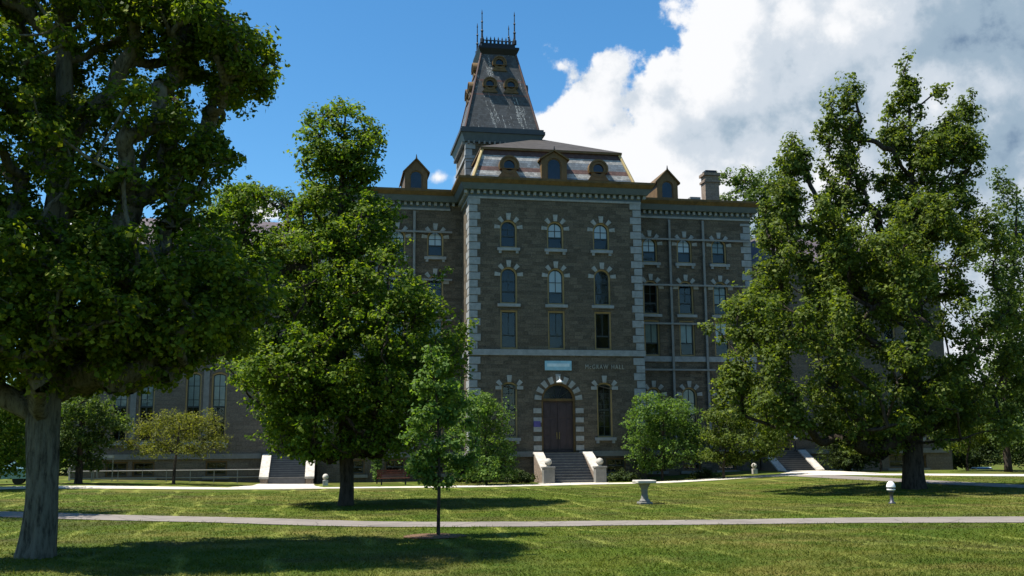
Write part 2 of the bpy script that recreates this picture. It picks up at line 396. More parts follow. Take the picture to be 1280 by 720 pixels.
def bark(name, c):
    t = NT(name); v = t.mapped(t.obj(), (1,1,.22)); n = t.noise(v, 9, 6, .7); g = t.noise(t.obj(), 1.1, 4)
    cc = t.ramp(n, [(.36, tuple(x*.2 for x in c)), (.52, c), (.75, tuple(x*1.5 for x in c))])
    cc = t.mix(t.math('MULTIPLY', g, .4), cc, tuple(x*.55 for x in c))
    t.bump(n, 1.0, .09); return t.fin(cc, .95, .1)
M['bark_grey'] = bark('grey_furrowed_bark', (.135,.125,.095))
M['bark_dark'] = bark('dark_bark', (.06,.048,.038))
def leafmat(name, a, b, c, trans=.46):
    t = NT(name); rnd = t.N('ShaderNodeNewGeometry').outputs['Random Per Island']
    col = t.ramp(rnd, [(0,a),(.5,b),(.93,c),(1,tuple(min(1,x*1.5) for x in c))])
    col = t.mix(t.math('MULTIPLY', t.noise(t.obj(), .5, 3), .5), col, tuple(.75*x for x in b))
    t.set(t.b.inputs['Base Color'], col); t.b.inputs['Roughness'].default_value = .6; t.b.inputs['Specular IOR Level'].default_value = .16
    tl = t.N('ShaderNodeBsdfTranslucent')
    tc = t.mix(1.0, col, (1.75,1.75,.55), 'MULTIPLY'); t.L(tc, tl.inputs[0])
    m = t.N('ShaderNodeMixShader'); m.inputs[0].default_value = trans
    t.L(t.b.outputs[0], m.inputs[1]); t.L(tl.outputs[0], m.inputs[2]); t.L(m.outputs[0], t.out.inputs[0]); return t.mat
M['leaf_maple'] = leafmat('maple_leaves', (.032,.066,.007), (.085,.132,.011), (.19,.215,.02))
M['leaf_mid'] = leafmat('bright_maple_leaves', (.034,.074,.008), (.082,.140,.013), (.17,.21,.02))
M['leaf_oak'] = leafmat('olive_leaves', (.036,.060,.011), (.080,.118,.020), (.15,.18,.034))
M['leaf_young'] = leafmat('fresh_leaves', (.040,.090,.018), (.085,.155,.032), (.15,.22,.055))
M['leaf_yellow'] = leafmat('yellow_green_leaves', (.065,.078,.014), (.12,.135,.026), (.18,.185,.045))
M['leaf_far'] = leafmat('far_leaves', (.034,.062,.014), (.062,.102,.024), (.105,.145,.036))
M['leaf_dark'] = leafmat('dark_hedge_leaves', (.014,.028,.007), (.03,.052,.012), (.06,.085,.02), .3)

# ------------------------------------------------------------------ ground
def sm(a, b, x):
    t = np.clip((x-a)/(b-a), 0, 1); return t*t*(3-2*t)
def terrain(x, y):
    x = np.asarray(x, float); y = np.asarray(y, float)
    z = .42*sm(-1, -18, x)*sm(48, 68, y) + .5*sm(20, 34, x)*sm(40, 66, y)
    z = z - 1.6*sm(38, 46, x)*sm(70.5, 78, y)
    z = z + .03*np.sin(x*.31+1.3)*np.sin(y*.23) * sm(0, 10, np.abs(y-70))
    return z
def tz(x, y): return float(terrain(x, y))
def ground(u, v):
    d = ray(u, v); t = 1.0; 
    for k in range(4000):
        p = d*t
        if p.z+EYE <= tz(p.x, p.y): break
        t += .05
    return Vector((d.x*t, d.y*t, tz(d.x*t, d.y*t)))

xs = np.concatenate([[-1500,-700,-300,-150,-90], np.arange(-60, 75.1, .75), [95,150,300,700,1500]])
ys = np.concatenate([[-300,-100,-40,-15], np.arange(-5, 110.1, .75), [130,180,300,700,1800]])
gx, gy = np.meshgrid(xs, ys); gz = terrain(gx, gy)
nx, ny = len(xs), len(ys)
verts = np.stack([gx.ravel(), gy.ravel(), gz.ravel()], 1)
idx = np.arange(nx*ny).reshape(ny, nx)
faces = np.stack([idx[:-1,:-1].ravel(), idx[:-1,1:].ravel(), idx[1:,1:].ravel(), idx[1:,:-1].ravel()], 1)
me = bpy.data.meshes.new('ground'); me.from_pydata(verts.tolist(), [], faces.tolist()); me.materials.append(M['lawn'])
me.polygons.foreach_set('use_smooth', [True]*len(me.polygons))
tag(link('ground', me), kind='structure')

PATHS = []
def spline(pts, n=14):
    out = []; P = [Vector(p) for p in pts]; P = [2*P[0]-P[1]]+P+[2*P[-1]-P[-2]]
    for i in range(1, len(P)-2):
        for k in range(n):
            t = k/n; a, b, c, d = P[i-1:i+3]
            out.append(.5*((2*b)+(c-a)*t+(2*a-5*b+4*c-d)*t*t+(3*b-a-3*c+d)*t**3))
    out.append(P[-2]); return out
def path(name, pts, widths, mat, lift=.02, jitter=.05, seed=0):
    c = spline([Vector((p[0], p[1], 0)) for p in pts], 60); n = len(c)
    w = np.interp(np.linspace(0, 1, n), np.linspace(0, 1, len(widths)), widths)
    vs = []; fs = []; K = 7
    for i, p in enumerate(c):
        d = (c[min(i+1,n-1)]-c[max(i-1,0)]).normalized(); s = Vector((-d.y, d.x, 0))
        for k in range(K):
            o = (k/(K-1)-.5)*w[i]
            if k in (0, K-1): o *= 1+jitter*mnoise.noise(Vector((p.x*1.3, p.y*1.3, k*3.1)))+jitter*.8*mnoise.noise(Vector((p.x*5, p.y*5, k*3.1)))
            q = p+s*o; vs.append((q.x, q.y, tz(q.x, q.y)+lift-(.06 if False else 0)))
    fs = [(i*K+k, (i+1)*K+k, (i+1)*K+k+1, i*K+k+1) for i in range(n-1) for k in range(K-1)]
    me = bpy.data.meshes.new(name); me.from_pydata(vs, [], fs); me.materials.append(mat)
    recalc(me)
    if me.polygons[0].normal.z < 0: me.flip_normals()
    tag(link(name, me), kind='structure')
    PATHS.append((np.array([(p.x, p.y) for p in c]), w/2))
def gp(u, v): p = ground(u, v); return (p.x, p.y)
BX, BY = 9.70, 70.87
path('asphalt_path', [(-34,56.5), gp(0,643), gp(67,645.2), gp(260,650), gp(460,655.5), gp(680,655.5), gp(760,654.5), gp(1020,651.5), gp(1280,650), (36,26.5), (60,22)],
     [2.4,2.4,2.2,2.2,2.1,2.1,2.1,2.2,2.4,2.4,2.4], M['asphalt'])
PY = BY-6.2
path('concrete_path', [(-50,50), (-30,57.5), (-15.5,62.4), (-4,64.0), (4,63.6), (14,64.8), (24,65.4), (31,65.0), (37,61.5), (43,58.5), (60,55)],
     [2.6]*11, M['concrete'], .024)
path('stair_apron', [(BX-12.6, BY+1.4), (BX-12.7, BY-2.5), (BX-13.0, BY-7.2)], [3.7,4.0,6.5], M['concrete'], .032)
path('landing_apron', [(BX+25.7, BY+1.4), (BX+25.2, BY-2.5), (BX+24, BY-6.0)], [3.6,4.2,7.0], M['concrete'], .032)
path('stair_landing', [(BX+6.5, BY-3.3), (BX+6.5, BY-6.4)], [4.6,5.4], M['concrete'], .028)
path('side_path', [(BX+21.5, BY-6), (33, 57), (36, 50), (44, 42), (60, 34)], [2.2,2.6,3.2,3.4,3.6], M['asphalt'], .016)

# ------------------------------------------------------------------ the hall
W = 13.0; DW = 4.2; WING = 10.6; EB = 4.65; ZC = 22.0; CX = 6.5
hall = empty('stone_hall', (BX, BY, 0), 'four storey brown stone hall with a slate spire and pale quoins, facing the lawn', 'building')

def rect(xc, w, z0, z1): return [(xc-w/2,z0),(xc+w/2,z0),(xc+w/2,z1),(xc-w/2,z1)]
def arch(xc, w, z0, z1, rise=None, n=12):
    rise = w/2 if rise is None else rise
    zs = z1-rise; r = (w*w/4+rise*rise)/(2*rise); zc = z1-r; a0 = math.asin(min(1, w/2/r))
    if rise > w/2-1e-6: a0 = math.pi/2
    top = [(xc+r*math.sin(a0-2*a0*k/n), zc+r*math.cos(a0-2*a0*k/n)) for k in range(n+1)]
    return [(xc-w/2,z0),(xc+w/2,z0)]+top
def wall(name, x0, x1, z0, z1, y, holes, mat, depth=.42):
    mb = MB(); polys = [[Vector((a,b,0)) for a,b in [(x0,z0),(x1,z0),(x1,z1),(x0,z1)]]]+[[Vector((a,b,0)) for a,b in h] for h in holes]
    flat = [p for q in polys for p in q]
    tri = geometry.tessellate_polygon(polys)
    fs = []
    for t in tri:
        a, b, c = [flat[i] for i in t]
        cr = (b.x-a.x)*(c.y-a.y)-(b.y-a.y)*(c.x-a.x)
        fs.append(t if cr > 0 else (t[0],t[2],t[1]))
    mb.add([(p.x, y, p.y) for p in flat], fs)
    for h in holes:
        n = len(h); vs = [(a,y,b) for a,b in h]+[(a,y+depth,b) for a,b in h]
        mb.add(vs, [(i, i+n, (i+1)%n+n, (i+1)%n) for i in range(n)])
    return mb.build(name, mat, hall)

# ---- window kinds: meshes centred on x = 0 with the wall face at y = 0 and the real heights
WK = {}
def window_kind(key, w, z0, z1, rise, rail, arched_stones, sill, muntin='four', casing='casing', hood=None, small=False):
    op = (lambda s, b=0: arch(0, w-2*s, z0+s+b, z1-s, None if rise is None else max(.02, rise-s*.5))) if (rise or rise is None) else (lambda s, b=0: rect(0, w-2*s, z0+s+b, z1-s))
    fr = MB(); fr.ring_y(op(-.02), op(.11), .10, .34, 0)
    fr.ring_y(op(.111), op(.17), .20, .30, 1)
    zr = z0+(z1-z0)*rail
    fr.box(-w/2+.12, w/2-.12, .19, .29, zr-.05, zr+.05, 0 if key[-1] in 'x' else 1)
    if muntin in ('four', 'two'):
        fr.box(-.022, .022, .21, .27, zr+.05, z1-.17, 1)
        zm = zr+(z1-zr)*.42
        if muntin == 'four': fr.box(-w/2+.16, w/2-.16, .212, .268, zm-.02, zm+.02, 1)
    if muntin == 'tall':
        fr.box(-.022, .022, .21, .27, z0+.17, z1-.17, 1)
        for k in range(1, 5):
            zz = z0+(z1-z0)*k/5; fr.box(-w/2+.16, w/2-.16, .212, .268, zz-.02, zz+.02, 1)
    gl = MB(); pts = op(.14); gl.add([(a,.25,b) for a,b in pts], [tuple(range(len(pts)))])
    d = dict(frame=fr.mesh('window', [M[casing], M['sash']]), pane=gl.mesh('pane', M['glass']))
    recalc(d['frame'])
    # panel behind the upper sash
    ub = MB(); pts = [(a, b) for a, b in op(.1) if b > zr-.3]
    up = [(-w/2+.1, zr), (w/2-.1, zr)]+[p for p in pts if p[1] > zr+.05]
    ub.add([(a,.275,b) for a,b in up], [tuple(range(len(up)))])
    d['painted_reflection'] = ub.mesh('painted_reflection', M['painted_reflection']); d['curtain'] = ub.mesh('curtain', M['curtain'])
    if arched_stones:
        st = MB(); rz = (w/2 if rise is None else rise); r = (w*w/4+rz*rz)/(2*rz); zc = z1-r
        a0 = math.pi/2 if rise is None else math.asin(min(1, w/2/r))
        n = arched_stones
        for k in range(n):
            t = (-a0*1.0+2*a0*k/(n-1))*(.93 if rise is None else 1.0); key_ = k == n//2
            ro = .50 if key_ else .42; hw = .16 if key_ else .135
            c, s_ = math.cos(t), math.sin(t)
            def P(rad, q, flare=1): return (rad*s_+q*c*flare, zc+rad*c-q*s_*flare)
            pts = [P(r+.0, -hw*.8), P(r+.0, hw*.8), P(r+ro, hw*1.15), P(r+ro, -hw*1.15)]
            pts = [pts[0], pts[1], pts[2], pts[3]]
            st.prism_y(pts, -.07 if key_ else -.05, .1)
        if hood == 'impost':
            for sx in (-1, 1):
                a, b = sorted((sx*(w/2-.02), sx*(w/2+.42))); st.box(a, b, -.06, .1, z1-rz-.3, z1-rz-.06)
        if rise is not None:
            ri = arch(0, w+.02, z1-rz-.32, z1+.01, rz, 12); ro_ = [(a*1.5, b+.12) if b > z1-rz-.1 else (a*1.5, b) for a, b in ri]; st.ring_y(ro_[1:], ri[1:], -.02, .08, 1)
        d['stones'] = st.mesh('arch_stones', [M['voussoir'], M['wall']]); recalc(d['stones'])
    if sill:
        sb = MB(); sb.box(-w/2-.2, w/2+.2, -.16, .34, z0-.22, z0-.003)
        if sill == 'bracket':
            for sx in (-1, 1): sb.box(sx*(w/2)-.1, sx*(w/2)+.1, -.12, .1, z0-.42, z0-.22)
        d['sill'] = sb.mesh('sill', M['trimdark' if small else 'trim'])
    d['open'] = op(0); WK[key] = d
    return d
window_kind('r1', 1.27, 16.9, 19.0, None, .42, 5, 'bracket')
window_kind('r2', 1.27, 12.75, 15.47, None, .33, 5, 'plain')
window_kind('r3', 1.27, 9.46, 12.28, 0, .36, 0, None, 'two')
window_kind('r0', 1.17, 3.1, 7.06, .22, .5, 3, 'bracket', 'tall', hood='impost')
window_kind('g0', 1.25, 3.1, 7.0, None, .45, 5, 'bracket')
window_kind('e0', 1.1, 3.0, 8.0, .2, .5, 0, 'bracket', 'tall')
window_kind('e1', 1.1, 11.0, 15.5, .2, .5, 3, 'plain')
window_kind('bs', 1.5, .55, 1.62, 0, .5, 0, 'plain', 'two', casing='ochre', small=True)
def place_window(key, x, y, cover=None):
    d = WK[key]; o = link('window', d['frame'], hall, (x, y, 0))
    link('pane', d['pane'], o)
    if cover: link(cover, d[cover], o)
    if 'stones' in d: link('arch_stones', d['stones'], o)
    if 'sill' in d: link('sill', d['sill'], o)
    return [(a+x, b) for a, b in d['open']]

# ---- central pavilion
holes = []
for i, x in enumerate((2.89, 6.42, 9.93)):
    holes.append(place_window('r1', x, 0, 'painted_reflection' if i else None))
    holes.append(place_window('r2', x, 0, 'painted_reflection' if i == 1 else None))
    holes.append(place_window('r3', x, 0))
holes += [place_window('r0', 2.88, 0), place_window('r0', 9.93, 0)]
for x in (2.3, 10.7): holes.append(place_window('bs', x, 0))
DOOR = arch(6.47, 2.5, 2.03, 7.0, None, 20)
holes.append(DOOR)
wall('pavilion_wall', 0, W, -.3, 21, 0, holes, M['wall'])
mb = MB()       # returns and back of the pavilion
mb.add([(0,12.6,-.3),(0,0,-.3),(0,0,21),(0,12.6,21)], [(0,1,2,3)])
mb.add([(W,0,-.3),(W,12.6,-.3),(W,12.6,21),(W,0,21)], [(0,1,2,3)])
mb.add([(W,12.6,-.3),(0,12.6,-.3),(0,12.6,21),(W,12.6,21)], [(0,1,2,3)])
mb.build('side_wall', M['wall'], hall)
mb = MB()       # rooms behind the panes
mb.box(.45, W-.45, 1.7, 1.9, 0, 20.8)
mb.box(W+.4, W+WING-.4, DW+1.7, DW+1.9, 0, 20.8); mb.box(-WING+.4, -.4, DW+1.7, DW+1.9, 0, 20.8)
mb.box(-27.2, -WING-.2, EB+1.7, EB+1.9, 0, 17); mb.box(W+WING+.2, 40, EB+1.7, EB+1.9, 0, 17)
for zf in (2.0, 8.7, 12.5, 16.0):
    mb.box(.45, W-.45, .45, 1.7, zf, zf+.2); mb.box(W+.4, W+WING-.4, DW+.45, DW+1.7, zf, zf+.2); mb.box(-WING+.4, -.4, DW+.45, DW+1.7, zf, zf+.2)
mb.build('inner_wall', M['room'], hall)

def quoins(name, x, sx, y, z0, z1, side=True):
    mb = MB(); z = z0; k = 0; h = .56
    while z < z1-.2:
        zz = min(z+h-.05, z1); a, b = (.80, .95) if k % 2 else (.58, 1.5)
        j = random.uniform(-.02, .02)
        xa, xb = (x-.05, x+a+j) if sx > 0 else (x-a-j, x+.05)
        mb.box(xa, xb, y-.05, y+(b if side else .3), z, zz)
        z += h; k += 1
    return mb.build(name, M['trim'], hall, bevel=.012)
quoins('quoins', 0, 1, 0, 2.2, 8.95); quoins('quoins', 0, 1, 0, 9.46, 20.55)
quoins('quoins', W, -1, 0, 2.2, 8.95); quoins('quoins', W, -1, 0, 9.46, 20.55)
quoins('quoins', W+WING, -1, DW, 2.2, 8.95); quoins('quoins', W+WING, -1, DW, 9.46, 20.3)
quoins('quoins', -WING, 1, DW, 2.2, 8.95); quoins('quoins', -WING, 1, DW, 9.46, 20.3)

for x0, x1, yy, k in ((-.11, W+.11, -.11, 0), (W+.3, W+WING+.09, DW-.09, .003), (-WING-.09, -.3, DW-.09, .003)):
    mb = MB(); mb.box(x0, x1, yy, DW+.1+k*60, 9.0+k, 9.42-k); mb.build('belt_course', M['trim'], hall)
for x0, x1, yy, y1, k in ((-.14, 5.0, -.14, DW+.1, 0), (7.95, W+.14, -.14, DW+.1, 0), (W+.3, W+WING+.12, DW-.12, DW+.3, .003), (-WING-.12, -.3, DW-.12, DW+.3, .003), (-27.75, -14.6, EB-.14, EB+.3, .006), (W+WING+3.9, 40.3, EB-.14, EB+.3, .006)):
    mb = MB(); mb.box(x0, x1, yy, y1, 1.76+k, 2.14-k); mb.build('water_table', M['trimdark'], hall)

# cornices
def cornice(x0, x1, y0, y1, dz=0, o=0):
    mb = MB(); mb.box(x0-.08-o, x1+.08+o, y0-.08, y1, 20.55+dz, 20.70+dz); mb.build('frieze_moulding', M['trim'], hall)
    mb = MB(); mb.box(x0-.06-o, x1+.06+o, y0-.06, y1, 20.7+dz, 21.14+dz)
    n = int((x1-x0+.6)/.46)
    for k in range(n+1):
        x = x0-.3+(x1-x0+.6)*k/n; mb.box(x-.10, x+.10, y0-.30, y0-.03, 20.88+dz, 21.13+dz, 1)
    m2 = int((y1-y0)/.46)
    for k in range(m2):
        y = y0+.1+.46*k; mb.box(x0-.30, x0-.03, y-.11, y+.11, 20.88+dz, 21.13+dz, 1)
    mb.build('frieze', [M['fascia'], M['trim']], hall)
    mb = MB(); mb.frustum((x0-.5,x1+.5,y0-.5,y1,21.14+dz), (x0-.72,x1+.72,y0-.72,y1+.01,21.56+dz)); mb.build('cornice_fascia', M['fascia'], hall)
    mb = MB(); mb.frustum((x0-.76,x1+.76,y0-.76,y1+.02,21.563+dz), (x0-.93,x1+.93,y0-.93,y1+.02,21.82+dz))
    mb.box(x0-.95, x1+.95, y0-.95, y1+.02, 21.82+dz, 22.0+dz); mb.build('cornice_gutter', M['cornice'], hall)
cornice(0, W, 0, 12.6)
cornice(W+1.0, W+WING, DW, DW+12, -.02); cornice(-WING, -1.0, DW, DW+12, -.02)

# mansard of the pavilion
mb = MB(); mb.frustum((.25,W-.25,.25,12.4,22.0), (1.15,W-1.15,1.2,11.4,24.66)); mb.build('mansard_roof', M['mansard'], hall)
mb = MB()
mb.box(.98, W-.98, 1.03, 11.6, 24.663, 24.83); mb.box(.15, W-.15, .15, 12.5, 22.003, 22.12)
mb.build('roof_curb', M['ochre'], hall)
hipm = paint('pale_yellow_paint', (.48,.36,.16))
for (a, b, c, d) in ((.25,.25,1.15,1.2), (W-.25,.25,W-1.15,1.2), (.25,12.4,1.15,11.4), (W-.25,12.4,W-1.15,11.4)):
    mb = MB(); mb.tube([(a,b,22.05),(c,d,24.68)], [.13,.12], 6); mb.build('hip_moulding', hipm, hall)
mb = MB(); b = (.95,W-.95,1.0,11.7); zz = 24.835
mb.add([(b[0],b[2],zz),(b[1],b[2],zz),(b[1],b[3],zz),(b[0],b[3],zz),(6.6,6.3,27.35)], [(0,1,4),(1,2,4),(2,3,4),(3,0,4),(3,2,1,0)])
mb.build('upper_roof', M['roof'], hall)

def round_dormer(x, y, z, s, back, parent=hall):
    # bull's eye dormer: ring face with a small foot, a barrel hood running back into the roof
    n = 20; o = MB(); out = [(x+.46*s*math.cos(t), z+.46*s*math.sin(t)) for t in [2*math.pi*k/n for k in range(n)]]
    inn = [(x+.29*s*math.cos(t), z+.29*s*math.sin(t)) for t in [2*math.pi*k/n for k in range(n)]]
    o.ring_y(out, inn, y-.08, y+.1)
    o.prism_y([(x-.58*s,z-.62*s),(x+.58*s,z-.62*s),(x+.36*s,z-.30*s),(x-.36*s,z-.30*s)], y-.05, y+.3)
    hood = [(x+.54*s*math.cos(t), z+.54*s*math.sin(t)) for t in [math.pi*(-.12+1.24*k/14) for k in range(15)]]
    hin = [(x+.45*s*math.cos(t), z+.45*s*math.sin(t)) for t in [math.pi*(-.12+1.24*k/14) for k in range(15)]]
    o.ring_y(hood, hin, y-.16, y+back)
    r = o.build('round_dormer', M['ochre'], parent); recalc(r.data)
    g = MB(); g.add([(a,y+.06,b) for a,b in inn], [tuple(range(n))]); g.build('pane', M['dormer_glass'], r)
    return r
t = NT('dark_dormer_glass'); M['dormer_glass'] = t.fin(t.ramp(t.noise(t.obj(), 1.5, 2), [(.3,(.006,.008,.014)),(.7,(.015,.02,.035))]), .12, .5)
round_dormer(3.05, .36, 23.25, 1.42, 1.1); round_dormer(9.92, .36, 23.25, 1.42, 1.1)

def gable_dormer(x, y, z0, w, h, gable, back, wmat='ochre'):
    hw = w/2; zt = z0+h; op = arch(x, w*.56, z0+.15, zt+.12, None, 12)
    o = MB()
    polys = [[Vector((a,b,0)) for a,b in [(x-hw,z0),(x+hw,z0),(x+hw,zt),(x,zt+gable),(x-hw,zt)]], [Vector((a,b,0)) for a,b in op]]
    flat = polys[0]+polys[1]; tri = geometry.tessellate_polygon(polys)
    o.add([(p.x,y,p.y) for p in flat], tri)
    n = len(op); o.add([(a,y,b) for a,b in op]+[(a,y+.2,b) for a,b in op], [(i,i+n,(i+1)%n+n,(i+1)%n) for i in range(n)])
    o.add([(x-hw,y,z0),(x-hw,y,zt),(x-hw,y+back,zt),(x-hw,y+back,z0)], [(0,1,2,3)]); o.add([(x+hw,y,z0),(x+hw,y,zt),(x+hw,y+back,zt),(x+hw,y+back,z0)], [(0,3,2,1)])
    inner = arch(x, w*.56-.16, z0+.22, zt+.04, None, 12); o.ring_y(op, inner, y+.08, y+.16)
    d = o.build('dormer', M[wmat], hall)
    r = MB()
    for sx in (-1, 1):
        e = hw+.16; k = gable/hw
        vs = [(x,y-.18,zt+gable+.02),(x+sx*e,y-.18,zt-.16*k+.02),(x+sx*e,y+back,zt-.16*k+.02),(x,y+back,zt+gable+.02)]
        vs += [(a,b,c+.13) for a,b,c in vs]
        r.add(vs, [(0,1,2,3),(4,7,6,5),(0,4,5,1),(1,5,6,2),(2,6,7,3),(3,7,4,0)])
    rr = r.build('dormer_roof', M['cornice'], d); recalc(rr.data)
    s = MB(); s.tube([(x,y-.1,zt+gable+.1),(x,y-.1,zt+gable+.42)], [.07,.02], 6); s.build('dormer_finial', M['black'], d)
    g = MB(); g.add([(a,y+.12,b) for a,b in op], [tuple(range(n))]); g.build('pane', M['dormer_glass'], d)
    return d
gable_dormer(6.45, .15, 22.05, 1.95, 1.75, .62, 1.6)
gable_dormer(16.6, DW-.35, 22.0, 1.75, 1.45, .95, 4.5); gable_dormer(-3.6, DW-.35, 22.0, 1.75, 1.45, .95, 4.5)

# wing roofs and chimney
for x0, x1 in ((W-.2, W+WING+.75), (-WING-.75, .2)):
    mb = MB(); mb.frustum((x0,x1,DW-.6,DW+12,21.99), (x0+.3 if x0 < 0 else x0, x1 if x0 < 0 else x1-.3, DW+4,DW+9,22.65)); mb.build('wing_roof', M['roof'], hall)
mb = MB(); cx, cy = 22.05, DW+4.2
mb.box(cx-.62,cx+.62,cy-.5,cy+.5,22.2,24.75); mb.box(cx-.72,cx+.72,cy-.6,cy+.6,24.753,24.95); mb.box(cx-.6,cx+.6,cy-.48,cy+.48,24.953,25.35); mb.box(cx-.74,cx+.74,cy-.62,cy+.62,25.353,25.6)
mb.box(cx-.5,cx+.5,cy-.4,cy+.4,25.603,25.85, 1)
mb.build('chimney', [M['brickchim'], M['black']], hall)
mb = MB(); mb.box(19.4,20.3,DW+2,DW+2.6,22.1,22.95); mb.build('roof_vent', M['steel'], hall)

# ---- tower and spire behind the pavilion front
TX, TY, TH = 3.5, 9.0, 2.95
mb = MB(); mb.box(TX-TH,TX+TH,TY-TH,TY+TH,20,27.0); mb.build('tower_wall', M['wall'], hall)
for sx in (-1, 1):
    for sy in (-1, 1):
        mb = MB(); z = 22.4; k = 0
        while z < 26.6:
            a = .75 if k % 2 else .5; b = .5 if k % 2 else .7
            xa, xb = sorted((TX+sx*(TH+.05), TX+sx*(TH-a))); ya, yb = sorted((TY+sy*(TH+.05), TY+sy*(TH-b)))
            mb.box(xa, xb, ya, yb, z, z+.48); z += .54; k += 1
        mb.build('tower_quoins', M['trim'], hall)
mb = MB(); mb.box(TX-TH-.12,TX+TH+.12,TY-TH-.12,TY+TH+.12,25.35,25.6); mb.build('tower_band', M['trim'], hall)
mb = MB(); mb.frustum((TX-TH-.1,TX+TH+.1,TY-TH-.1,TY+TH+.1,26.75), (TX-TH-.4,TX+TH+.4,TY-TH-.4,TY+TH+.4,27.45))
for sx, sy in ((1,0),(0,1)):
    for s in (-1, 1):
        for k in range(14):
            q = -TH+.2+k*(2*TH-.4)/13
            if sx: mb.box(TX+q-.07,TX+q+.07,*sorted((TY+s*(TH+.02),TY+s*(TH+.3))),26.55,26.80,1)
            else: mb.box(*sorted((TX+s*(TH+.02),TX+s*(TH+.3))),TY+q-.07,TY+q+.07,26.55,26.80,1)
mb.build('tower_cornice', [M['fascia'], M['trimdark']], hall)
mb = MB(); mb.box(TX-TH-.52,TX+TH+.52,TY-TH-.52,TY+TH+.52,27.453,27.72); mb.box(TX-TH-.42,TX+TH+.42,TY-TH-.42,TY+TH+.42,27.723,27.9); mb.build('eave', paint('dark_slate_paint', (.055,.062,.07)), hall)
S0, S1, ZS0, ZS1 = 3.03, 1.46, 27.9, 35.0
mb = MB(); mb.frustum((TX-S0,TX+S0,TY-S0,TY+S0,ZS0), (TX-S1,TX+S1,TY-S1,TY+S1,ZS1)); mb.build('spire', M['spire'], hall)
mb = MB()
for sx in (-1,1):
    for sy in (-1,1): mb.tube([(TX+sx*S0,TY+sy*S0,ZS0),(TX+sx*S1,TY+sy*S1,ZS1)], [.09,.08], 6)
mb.build('spire_hip', paint('copper_red_hip', (.10,.055,.045)), hall)
mb = MB(); mb.frustum((TX-1.5,TX+1.5,TY-1.5,TY+1.5,34.9), (TX-1.72,TX+1.72,TY-1.72,TY+1.72,35.35)); mb.box(TX-1.72,TX+1.72,TY-1.72,TY+1.72,35.353,35.52); mb.box(TX-1.42,TX+1.42,TY-1.42,TY+1.42,35.523,35.9)
mb.build('spire_deck', M['black'], hall)
mb = MB()
for s in (-1, 1):
    for k in range(9):
        q = -1.3+2.6*k/8
        mb.lathe([(.09,0),(.11,.22),(.04,.3),(.07,.38),(.005,.62)], (TX+q,TY+s*1.36,35.9), 6); mb.lathe([(.09,0),(.11,.22),(.04,.3),(.07,.38),(.005,.62)], (TX+s*1.36,TY+q,35.9), 6)
    mb.box(TX-1.36,TX+1.36,TY+s*1.36-.03,TY+s*1.36+.03,36.12,36.2); mb.box(TX+s*1.36-.03,TX+s*1.36+.03,TY-1.36,TY+1.36,36.12,36.2)
mb.build('iron_cresting', M['black'], hall)
for sx in (-1, 1):
    for sy in (-1, 1):
        mb = MB(); mb.lathe([(.17,0),(.17,.35),(.09,.42),(.08,.95),(.13,1.05),(.06,1.15),(.055,1.75),(.1,1.84),(.045,1.95),(.035,2.5),(.06,2.58),(.008,2.95)], (TX+sx*1.38,TY+sy*1.38,35.9), 8)
        mb.build('spire_finial', M['black'], hall)
def lucarne(ax, q, z):
    # small hooded roundel standing out of one spire face; built facing -y then turned about the spire axis
    s = S0+(S1-S0)*(z-ZS0)/(ZS1-ZS0)
    r = round_dormer(q, -s-.2, z, 1.12, .85)
    rot = Matrix.Translation((TX,TY,0)) @ Matrix.Rotation(ax, 4, 'Z')
    r.matrix_local = rot
    r.name = 'lucarne'
for ax in (0, -math.pi/2, math.pi/2, math.pi):
    lucarne(ax, 0, 34.0); lucarne(ax, -.88, 31.95); lucarne(ax, .88, 31.95)

# ---- wings
for sgn in (1, -1):
    holes = []
    for i, dx in enumerate((8.57, 11.48, 14.4)):
        x = CX+sgn*dx
        holes.append(place_window('r1', x, DW, 'painted_reflection' if i != 2 or sgn < 0 else 'curtain'))
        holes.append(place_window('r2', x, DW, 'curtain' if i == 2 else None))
        holes.append(place_window('r3', x, DW, 'curtain' if i < 2 else 'painted_reflection'))
        holes.append(place_window('g0', x, DW, 'curtain' if i else 'painted_reflection'))
        holes.append(place_window('bs', x, DW))
    x0, x1 = (W, W+WING) if sgn > 0 else (-WING, 0)
    wall('wing_wall', x0, x1, -.3, 21, DW, holes, M['wall'])
    mb = MB(); xo = x1 if sgn > 0 else x0
    f = [(xo,DW,-.3),(xo,DW+12,-.3),(xo,DW+12,21),(xo,DW,21)]
    mb.add(f if sgn > 0 else f[::-1], [(0,1,2,3)]); mb.add([(x0,DW+12,-.3),(x0,DW+12,21),(x1,DW+12,21),(x1,DW+12,-.3)], [(0,1,2,3)]); mb.build('side_wall', M['wall'], hall)
    # steel straps bolted across the wing
    for dx in (10.2, 13.03):
        x = CX+sgn*dx; mb = MB(); mb.box(x-.09,x+.09,DW-.24,DW-.12,2.3,20.4)
        for z in np.arange(3, 20, 1.2): mb.box(x-.045,x+.045,DW-.275,DW-.24,z,z+.09)
        mb.build('wall_brace', M['steel'], hall)
    for z in (18.78, 15.07, 11.99, 8.35):
        mb = MB(); a, b = sorted((CX+sgn*7.3, CX+sgn*(17.0 if z > 12.5 else 13.6))); mb.box(a, b, DW-.34 if z < 9 else DW-.33, DW-.243, z-.07, z+.07); mb.build('wall_brace', M['steel'], hall)

